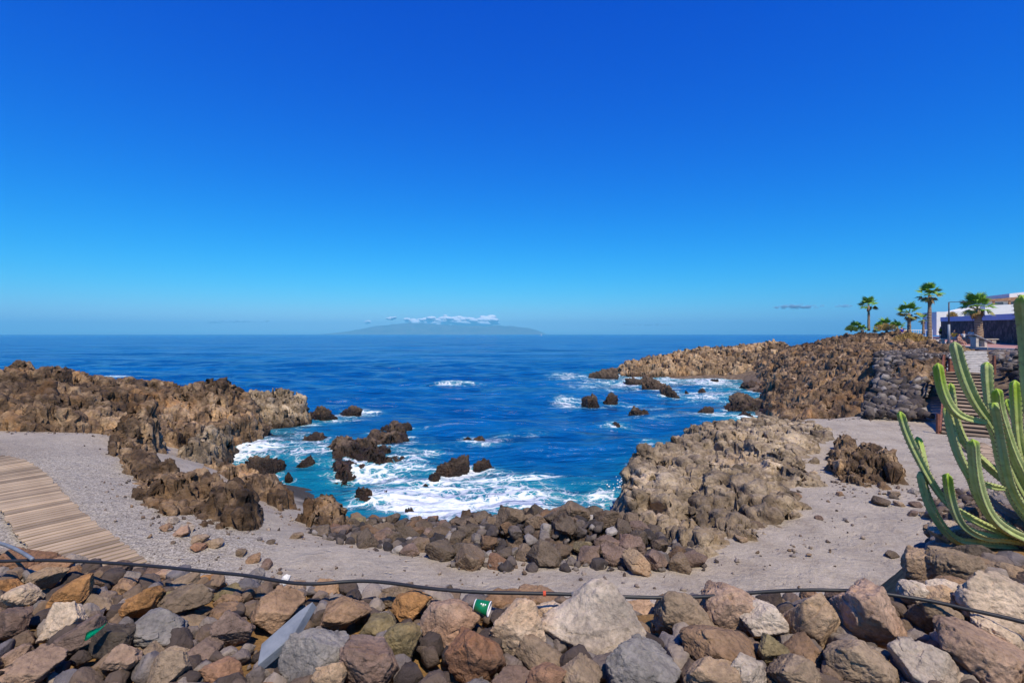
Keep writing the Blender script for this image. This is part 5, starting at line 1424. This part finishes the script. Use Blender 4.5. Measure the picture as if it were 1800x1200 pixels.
def wallrun(a, b, h0a, h1a, h0b, h1b, th, name, mat, parent, off=0.0):
    """vertical slab between two plan points, bottom and top heights at each end"""
    d = Vector((b.x - a.x, b.y - a.y, 0)).normalized(); nn = Vector((d.y, -d.x, 0))
    if nn.dot(Vector((-1, 0, 0))) < 0: nn = -nn
    o_ = parent.location
    pts = [Vector((a.x, a.y, h0a)), Vector((b.x, b.y, h0b)), Vector((b.x, b.y, h1b)), Vector((a.x, a.y, h1a))]
    return MB().prism([p + nn * off - o_ for p in pts], -nn * th).build(name, mat, parent)
zA1 = D(1653, 565, 80).z; zB1 = D(1789, 561, 42.6).z
wallrun(A, B, 5.2, zA1, 5.0, zB1, .6, 'stone_face', M['stonewall'], gw)
wallrun(B, B2, 5.0, zB1, 5.0, zB1, .6, 'stone_face', M['stonewall'], gw)
bA, bB = zA1 + .62, D(1789, 546, 42.6).z
wallrun(A, B, zA1, zA1 + .65, zB1, zB1 + .55, .5, 'top_band', M['band'], gw, .06)
wallrun(B, B2, zB1, zB1 + 1.1, zB1, zB1 + 1.1, .5, 'top_band', M['band'], gw, .06)
HA = Vector((68.0, 82.0, 0)); HB = Vector((78.5, 78.6, 0)); hw = (HB - HA); HWL = hw.length; hw.normalize(); hn = Vector((hw.y, -hw.x, 0))   # faces the camera side
hs = empty('house', HA + Vector((0, 0, 6.5))); tag(hs, 'white flat-roofed house with brown timber eaves above the garden wall', 'house')
def block(s0, s1, b0_, b1_, z0, z1a, z1b, name, mat, parent=None):
    """s along the front, b depth behind it, heights at both ends"""
    par = parent or hs; org = hs.location
    P4 = [HA + hw * s_ - hn * b_ for s_, b_ in ((s0, b0_), (s1, b0_), (s1, b1_), (s0, b1_))]
    mb = MB(); lo = [mb.bm.verts.new(Vector((p.x, p.y, z0)) - org) for p in P4]
    zt = [z1a, z1b, z1b, z1a]; hi = [mb.bm.verts.new(Vector((p.x, p.y, z)) - org) for p, z in zip(P4, zt)]
    mb.bm.faces.new(lo); mb.bm.faces.new(hi[::-1])
    for i in range(4): mb.bm.faces.new((lo[i], hi[i], hi[(i + 1) % 4], lo[(i + 1) % 4]))
    return mb.build(name, mat, par)
zt0 = D(1653, 548, 82).z
block(0, 3.2, 0, 5, 6.2, zt0, zt0, 'wall', M['white_wall'])
block(3.25, 6.0, .8, 6, 6.2, zt0 + .1, zt0 + .9, 'wall', M['white_wall'])
block(6.05, 11.2, -.5, 6, 6.2, zt0 + .9, zt0 + 1.05, 'terrace_wall', M['white_wall'])
block(8.2, 18, 3, 10, 6.2, zt0 + 1.7, zt0 + 2.2, 'upper_wall', M['white_wall'])
block(7.6, 18.5, 2.2, 10.5, zt0 + 1.72, zt0 + 1.95, zt0 + 2.9, 'eaves', M['roof_brown'])
block(11.0, 18.5, 3.4, 10.6, zt0 + 2.0, zt0 + 2.9, zt0 + 3.7, 'parapet', M['white_wall'])
block(11.25, 18, .2, 6, 6.2, zt0 + 1.3, zt0 + 1.4, 'wall', M['white_wall'])
for s_, b_, z_ in ((4.0, .8, zt0 - 1.2), (1.6, 0, zt0 - 1.5), (11.8, .2, zt0 - .1), (13.8, .2, zt0 - .1)):
    w_ = block(s_, s_ + 1.1, b_ - .06, b_ - .01, z_, z_ + 1.0, z_ + 1.0, 'window', M['glass'])
    block(s_ - .06, s_ + 1.16, b_ - .16, b_ - .01, z_ - .1, z_ - .01, z_ - .01, 'sill', M['frame'], w_) if False else block(s_ - .06, s_ + 1.16, b_ - .16, b_ - .01, z_ - .1, z_ - .01, z_ - .01, 'window_sill', M['frame'])
    block(s_ + .52, s_ + .58, b_ - .10, b_ - .07, z_, z_ + 1.0, z_ + 1.0, 'window_frame', M['frame'])
for s_ in (8.4, 10.4, 12.4):
    block(s_, s_ + .22, 2.3, 2.55, zt0 + .7, zt0 + 1.7, zt0 + 1.7, 'eaves_post', M['roof_brown'])
    block(s_ + .3, s_ + 1.6, 2.94, 2.99, zt0 + 1.0, zt0 + 1.55, zt0 + 1.55, 'window', M['glass'])

# ------------------------------------------------------------------ street lamp, information lectern, bench, railing
M['lamp_grey'] = plain('lamp_grey', (.25, .27, .30), .5, .5, .1)
M['lamp_dark'] = plain('lamp_dark', (.05, .06, .08), .5, .5, .1)
q = D(1668, 607, 44.5); q.z = pz(44.5)
lp = empty('street_lamp', q); tag(lp, 'slim grey street lamp with one arm on the promenade', 'street lamp')
H = D(1668, 531, 44.5).z - q.z
MB().tube([(0, 0, 0), (0, 0, H * .48)], [.11, .09], 12).build('pole', M['lamp_grey'], lp, smooth=True)
MB().tube([(0, 0, H * .48), (0, 0, H)], [.065, .055], 10).build('upper_pole', M['lamp_dark'], lp, smooth=True)
MB().bar((0, 0, H), (.95, 0, H + .03), .07, .05).build('arm', M['lamp_dark'], lp)
MB().box((1.2, 0, H + .02), (.55, .22, .07)).bevel(.02).build('lamp_head', M['lamp_dark'], lp)
MB().box((0, 0, .03), (.3, .3, .06)).bevel(.01).build('base_plate', M['lamp_grey'], lp)
q = D(1722, 612, 39.5); q.z = pz(39.5)
le = empty('information_board', q); tag(le, 'slanted grey information board on two blocks beside the promenade', 'board')
Mr = Matrix.Rotation(math.radians(24), 3, 'Y')
MB().box((.1, 0, .60), (1.7, .7, .07), Mr).bevel(.015).build('panel', M['lamp_grey'], le)
MB().box((-.4, 0, .38), (.2, .5, .76)).build('support', M['stone_pale'], le); MB().box((.25, 0, .24), (.2, .5, .48)).build('support', M['stone_pale'], le)
q = D(1700, 603, 47.5); q.z = pz(47.5)
be = empty('bench', q, math.radians(-20)); tag(be, 'low backless stone bench under the fat palm, with people sitting on it', 'bench')
MB().box((0, 0, .43), (4.6, .5, .1)).bevel(.02).build('seat', M['stone_pale'], be)
for x in (-1.9, 0, 1.9): MB().box((x, 0, .19), (.3, .4, .38)).build('leg', M['stone_pale'], be)
fr = D(1622, 582, 66); fr.z = pz(66) + .05
ra = empty('railing', fr); tag(ra, 'pale metal railing at the seaward edge beyond the palms', 'railing')
for i in range(15):
    MB().tube([(-3.0 + i * .4, i * .12, 0), (-3.0 + i * .4, i * .12, 1.25)], .035, 6).build('baluster', M['foam'], ra)
for z in (.15, 1.2): MB().bar((-3.05, -.02, z), (2.65, 1.7, z), .06).build('rail', M['foam'], ra)

# ------------------------------------------------------------------ fan palms
n = N('palm_leaf'); n.color(n.mixc(n.mapr(n.noise(2.5, 4), .35, .65), (.09, .23, .015), (.22, .36, .04))).rough(.5); M['leaf'] = n.m
n = N('palm_leaf_dry'); n.color(n.mixc(n.mapr(n.noise(2.5, 4), .35, .65), (.24, .14, .05), (.40, .27, .11))).rough(.8); M['leaf_dry'] = n.m
n = N('palm_leaf_gold'); n.color(n.mixc(n.mapr(n.noise(2.5, 4), .35, .65), (.17, .19, .03), (.30, .26, .06))).rough(.6); M['leaf_gold'] = n.m
n = N('palm_trunk')
wv = n.new('ShaderNodeTexWave', wave_type='BANDS', bands_direction='Z'); n.put(wv.inputs['Vector'], n.P()); wv.inputs['Scale'].default_value = 2.0; wv.inputs['Distortion'].default_value = 4.0; wv.inputs['Detail'].default_value = 3
n.color(n.mixc(wv.outputs['Fac'], (.17, .11, .07), (.46, .34, .23))).rough(.9).normal(n.bump(wv.outputs['Fac'], .6, .08)); M['palm_trunk'] = n.m
def fan_mesh(seed, R=1.0, k=15):
    r = random.Random(seed); V, F = [], []
    # petiole
    pl_ = 0.75 * R
    def quad(a, b, w0, w1, up):
        a = Vector(a); b = Vector(b); s = (b - a).cross(up).normalized(); i = len(V)
        V.extend([a - s * w0, a + s * w0, b + s * w1, b - s * w1]); F.append((i, i + 1, i + 2, i + 3))
    quad((0, 0, 0), (pl_, 0, .02), .03 * R, .02 * R, Vector((0, 0, 1)))
    c = Vector((pl_, 0, .02))
    for i in range(k):
        a = math.radians(-80 + 160 * i / (k - 1)); L = R * (.95 - .25 * abs(i / (k - 1) - .5) * 2) * r.uniform(.9, 1.05)
        d = Vector((math.cos(a), math.sin(a), 0)); fold = .10 * L
        m_ = c + d * L * .55 + Vector((0, 0, .05 * L + r.uniform(-.03, .03))); t = c + d * L + Vector((0, 0, -.14 * L + r.uniform(-.05, .02)))
        s = Vector((-d.y, d.x, 0)); i0 = len(V); ww = .075 * R
        V.extend([c - s * .01, c + s * .01, m_ + s * ww + Vector((0, 0, -fold * .35)), m_, m_ - s * ww + Vector((0, 0, -fold * .35)), t])
        F.extend([(i0, i0 + 3, i0 + 4), (i0 + 1, i0 + 2, i0 + 3), (i0, i0 + 1, i0 + 3), (i0 + 2, i0 + 5, i0 + 3), (i0 + 3, i0 + 5, i0 + 4)])
    me = bpy.data.meshes.new('frond'); me.from_pydata([v[:] for v in V], [], F); me.update(); return me
FAN = {m_: [fan_mesh(i + 10 * j) for i in range(3)] for j, m_ in enumerate(('leaf', 'leaf_gold', 'leaf_dry'))}
for m_, l in FAN.items():
    for me in l: me.materials.append(M[m_])
def palm(label, px, py_base, py_top, d, rt, R, nleaf=26, nold=9, zbase=None, lean=0.0, ndry=8):
    b = D(px, py_base, d)
    if zbase is not None: b.z = zbase
    H = D(px, py_top, d).z - b.z
    p = empty('palm_tree', b); tag(p, label, 'palm', 'fan palms on the promenade')
    P = [Vector((lean * (t ** 2), 0, H * t)) for t in np.linspace(-.06, 1, 9)]
    MB().tube(P, [rt * (1.25 - .45 * t + (.15 if i % 2 else 0)) for i, t in enumerate(np.linspace(0, 1, 9))], 12).build('trunk', M['palm_trunk'], p, smooth=True)
    c = Vector((lean, 0, H))
    def put(kind, el, az, s):
        o = bpy.data.objects.new('frond', random.choice(FAN[kind])); COL.objects.link(o); o.parent = p; o.location = c + Vector((0, 0, random.uniform(-.1, .15) * R))
        o.rotation_euler = (random.uniform(-.5, .5), -el, az); o.scale = (s, s, s)
    for i in range(nleaf):
        f = (i + .5) / nleaf
        put('leaf', math.radians(82 - 88 * f + random.uniform(-8, 8)), i * 2.399 + random.uniform(-.3, .3), R * .56 * random.uniform(.85, 1.1))
    for i in range(nold): put('leaf_gold', math.radians(random.uniform(-30, 0)), i * 2.399 + 1, R * .54 * random.uniform(.85, 1.05))
    for i in range(ndry): put('leaf_dry', math.radians(random.uniform(-85, -55)), i * 2.399, R * .40 * random.uniform(.8, 1.1))
    return p
palm('lone slim palm farthest left on the point', 1527, 579, 537, 66, .13, 1.5, 13, 4, None, 0, 2)
palm('middle palm with shaggy skirt left of the tallest palm', 1598, 584, 551, 60, .16, 1.7, 14, 6, None, 0, 4)
palm('tallest palm with hanging dry leaves behind the dark stones', 1634, 596, 519, 52, .16, 1.5, 15, 6, None, 0, 8)
palm('small young palm between the middle and the tallest palm', 1623, 586, 562, 64, .11, 1.0, 9, 3, None, 0, 2)
palm('stout palm with thick trunk in front of the lava-stone wall', 1721, 603, 543, 46, .27, 1.75, 16, 4, pz(46), -.15, 9)
for (px, py, d, R, lab) in ((1505, 577, 67, 1.1, 'low bushy fan palm at the left end of the green row'), (1516, 580, 66, .9, 'low bright fan palm under the lone slim palm'), (1545, 577, 66, 1.1, 'low fan palm right of the lone slim palm'), (1557, 573, 67, 1.4, 'biggest low fan palm in the middle of the green row'), (1578, 577, 66, 1.25, 'low fan palm at the right end of the green row')):
    palm(lab, px, py + 5, py, d, .14, R, 13, 4, None, 0, 0)

# dry golden shrubs
def shrub(label, px, py, d, rx, rz, mat):
    p = D(px, py, d); V, F = [], []
    for i in range(1500):
        u = random.uniform(0, 6.28); v = random.random() ** .5; e = random.uniform(0, 1.57)
        q = Vector((rx * v * math.cos(u) * math.cos(e), rx * .8 * v * math.sin(u) * math.cos(e), rz * v * math.sin(e)))
        dd = Vector((random.gauss(0, .5), random.gauss(0, .5), 1)).normalized() * random.uniform(.12, .3); s = Vector((random.gauss(0, 1), random.gauss(0, 1), 0)).normalized() * .025
        i0 = len(V); V += [q - s, q + s, q + dd]; F.append((i0, i0 + 1, i0 + 2))
    me = bpy.data.meshes.new('foliage'); me.from_pydata([v[:] for v in V], [], F); me.update()
    e_ = empty('shrub', p); tag(e_, label, 'shrub'); link('foliage', me, mat, e_)
    mb = MB()
    for k in range(9):
        a = k * .7; mb.tube([(0, 0, -.2), (rx * .4 * math.cos(a), rx * .3 * math.sin(a), rz * .6)], .02, 4)
    mb.build('stem', M['dark_wood'], e_)
M['dry_grass'] = plain('dry_shrub', (.42, .27, .08), .8, .2, .35, 4)
M['green_shrub'] = plain('green_shrub', (.10, .17, .03), .7, .2, .35, 4)
shrub('golden dry shrub in front of the low fan palms', 1558, 581, 63, 1.5, .8, M['dry_grass'])
shrub('large golden dry shrub below the middle palm', 1601, 600, 52, 1.7, .85, M['dry_grass'])
shrub('low green shrub at the left end of the point', 1496, 581, 66, .8, .6, M['green_shrub'])
shrub('small golden plant on the terrace behind the wall', 1674, 558, 78, .8, .8, M['dry_grass'])

# ------------------------------------------------------------------ people on the promenade
def skin(name, joints, edges, mat, parent, sub=2):
    me = bpy.data.meshes.new(name); me.from_pydata([j[0] for j in joints], edges, []); me.update()
    o = bpy.data.objects.new(name, me); COL.objects.link(o); o.parent = parent
    o.modifiers.new('skin', 'SKIN')
    me.skin_vertices  # created by the modifier's data layer below
    return o
def body(name, chains, mat, parent):
    """one continuous skinned figure: chains are lists of (xyz, radius); equal points are welded"""
    bm = bmesh.new(); sk = bm.verts.layers.skin.verify(); vs_ = {}
    for ch in chains:
        pv0 = None
        for (p, r) in ch:
            key = tuple(round(c, 4) for c in p)
            if key not in vs_:
                v = bm.verts.new(p); v[sk].radius = (r, r); v[sk].use_root = not vs_; vs_[key] = v
            v = vs_[key]
            if pv0 is not None and bm.edges.get((pv0, v)) is None: bm.edges.new((pv0, v))
            pv0 = v
    me = bpy.data.meshes.new(name); bm.to_mesh(me); bm.free()
    o = link(name, me, mat, parent)
    m1 = o.modifiers.new('skin', 'SKIN'); m1.use_smooth_shade = True
    m2 = o.modifiers.new('sub', 'SUBSURF'); m2.levels = 1; m2.render_levels = 2
    return o
M['skin'] = plain('skin', (.50, .27, .18), .6, .3, .1)
M['hair'] = plain('hair_brown', (.10, .05, .03), .7)
def person(label, loc, rz, pose, shirt, legs_c, hair, s=1.0, patt=None):
    pr_ = empty('person', loc, rz); pr_.scale = (s, s, s); tag(pr_, label, 'person', 'people on the promenade')
    hip = .95 if pose == 'stand' else .52
    P = (0, 0, hip); W1 = (0, .01, hip + .22); CH = (0, .02, hip + .42); NK = (0, .02, hip + .55); HD = (0, -.01, hip + .68); TOP = (0, -.01, hip + .76)
    ch = [[(P, .13), (W1, .125), (CH, .14), (NK, .055), (HD, .095), (TOP, .07)]]
    legs = []; arms = []
    for sd2 in (-1, 1):
        if pose == 'stand':
            hipj, kn, an, to = (sd2 * .10, 0, hip - .06), (sd2 * .11, -.02 * sd2, .50), (sd2 * .12, .02 + .03 * sd2, .09), (sd2 * .13, -.13, .03)
            sh, el, ha, fi = (sd2 * .19, .02, hip + .45), (sd2 * .25, .03, hip + .18), (sd2 * .25, -.08, hip - .04), (sd2 * .25, -.12, hip - .12)
        else:
            hipj, kn, an, to = (sd2 * .11, -.04, hip - .01), (sd2 * .14, -.46, hip - .02), (sd2 * .13, -.48, .09), (sd2 * .14, -.64, .04)
            sh, el, ha, fi = (sd2 * .19, .02, hip + .45), (sd2 * .26, -.08, hip + .20), (sd2 * .14, -.32, hip + .10), (sd2 * .12, -.40, hip + .08)
        legs.append([(P, .13), (hipj, .095), (kn, .062), (an, .042), (to, .035)])
        arms.append([(CH, .14), (sh, .062), (el, .045), (ha, .034), (fi, .03)])
    b = body('body', ch + legs + arms, M['skin'], pr_)
    g = lambda r: r * 1.22
    body('shirt', [[(P, g(.13)), (W1, g(.128)), (CH, g(.138))]] + [[(CH, g(.138)), (a[1][0], g(.066)), (tuple(Vector(a[1][0]).lerp(Vector(a[2][0]), .6)), g(.056))] for a in arms], shirt, pr_)
    body('shorts', [[(P, g(.128)), (l[1][0], g(.1)), (tuple(Vector(l[1][0]).lerp(Vector(l[2][0]), .75)), g(.082))] for l in legs], legs_c, pr_)
    body('hair', [[((0, .02, hip + .70), .09), ((0, .015, hip + .77), .085), ((0, 0, hip + .80), .06)]], hair, pr_)
    for sd2 in (-1, 1):
        MB().box((sd2 * .035, -.098, hip + .685), (.02, .012, .012)).build('eye', M['hair'], pr_)
    MB().box((0, -.105, hip + .66), (.022, .03, .035)).bevel(.006).build('nose', M['skin'], pr_)
    return pr_
col = lambda nm, c: plain(nm, c, .8, .2, .1, 5)
n = N('spotted_cloth'); n.color(n.ramp(n.voronoi(9), [(.25, (.05, .06, .06)), (.42, (.75, .75, .70))])).rough(.85); M['spots'] = n.m
q = D(1653, 593, 78); q.z = pz(78)
person('person in bright yellow top and dark shorts walking by the wall end', q, math.pi + .3, 'stand', col('shirt_lime', (.62, .66, .03)), col('shorts_dark', (.03, .025, .03)), col('cap_white', (.75, .75, .72)))
SEAT = [(1680, 'person in yellow-orange shirt sitting at the left end of the bench', col('shirt_orange', (.75, .40, .05)), col('skirt_pale', (.6, .55, .5)), M['hair'], 1.0),
        (1695, 'person in white top sitting in the middle of the bench', col('shirt_white', (.75, .74, .70)), col('shorts_tan', (.55, .40, .25)), col('hair_red', (.22, .08, .03)), .92),
        (1707, 'person in black-and-white spotted dress sitting nearest the stout palm', M['spots'], M['spots'], col('hair_grey', (.35, .27, .22)), 1.08)]
bd = Vector((math.cos(math.radians(-20)), math.sin(math.radians(-20)), 0))
for (px, lab, sh, lg, hr, s) in SEAT:
    q = D(px, 603, 47.5); t = (q - be.location).dot(bd); q = be.location + bd * t; q.z = pz(47.5)
    person(lab, q, math.radians(-20) + random.uniform(-.15, .15), 'sit', sh, lg, hr, s)
q = D(1686, 606, 45.6); q.z = pz(45.6) - .30
person('person in brown top sitting low in front of the yellow-shirted one', q, math.radians(20), 'sit', col('shirt_brown', (.30, .17, .13)), col('shorts_brown', (.35, .22, .17)), M['hair'], .95)
q = D(1585, 584, 64); q.z = pz(64)
person('person in dark blue shirt half hidden behind the low palms', q, math.pi, 'stand', col('shirt_blue', (.02, .03, .30)), col('shorts_grey', (.3, .25, .22)), M['hair'], .95)
q = D(1714, 604, 47.2)
bg = MB().box((0, 0, .24), (.42, .3, .48)).bevel(.05, 2).build('backpack', col('bag_navy', (.02, .03, .10)), loc=(q.x, q.y, pz(47.2) + .47)); tag(bg, 'dark blue bag on the bench beside the spotted dress', 'bag')
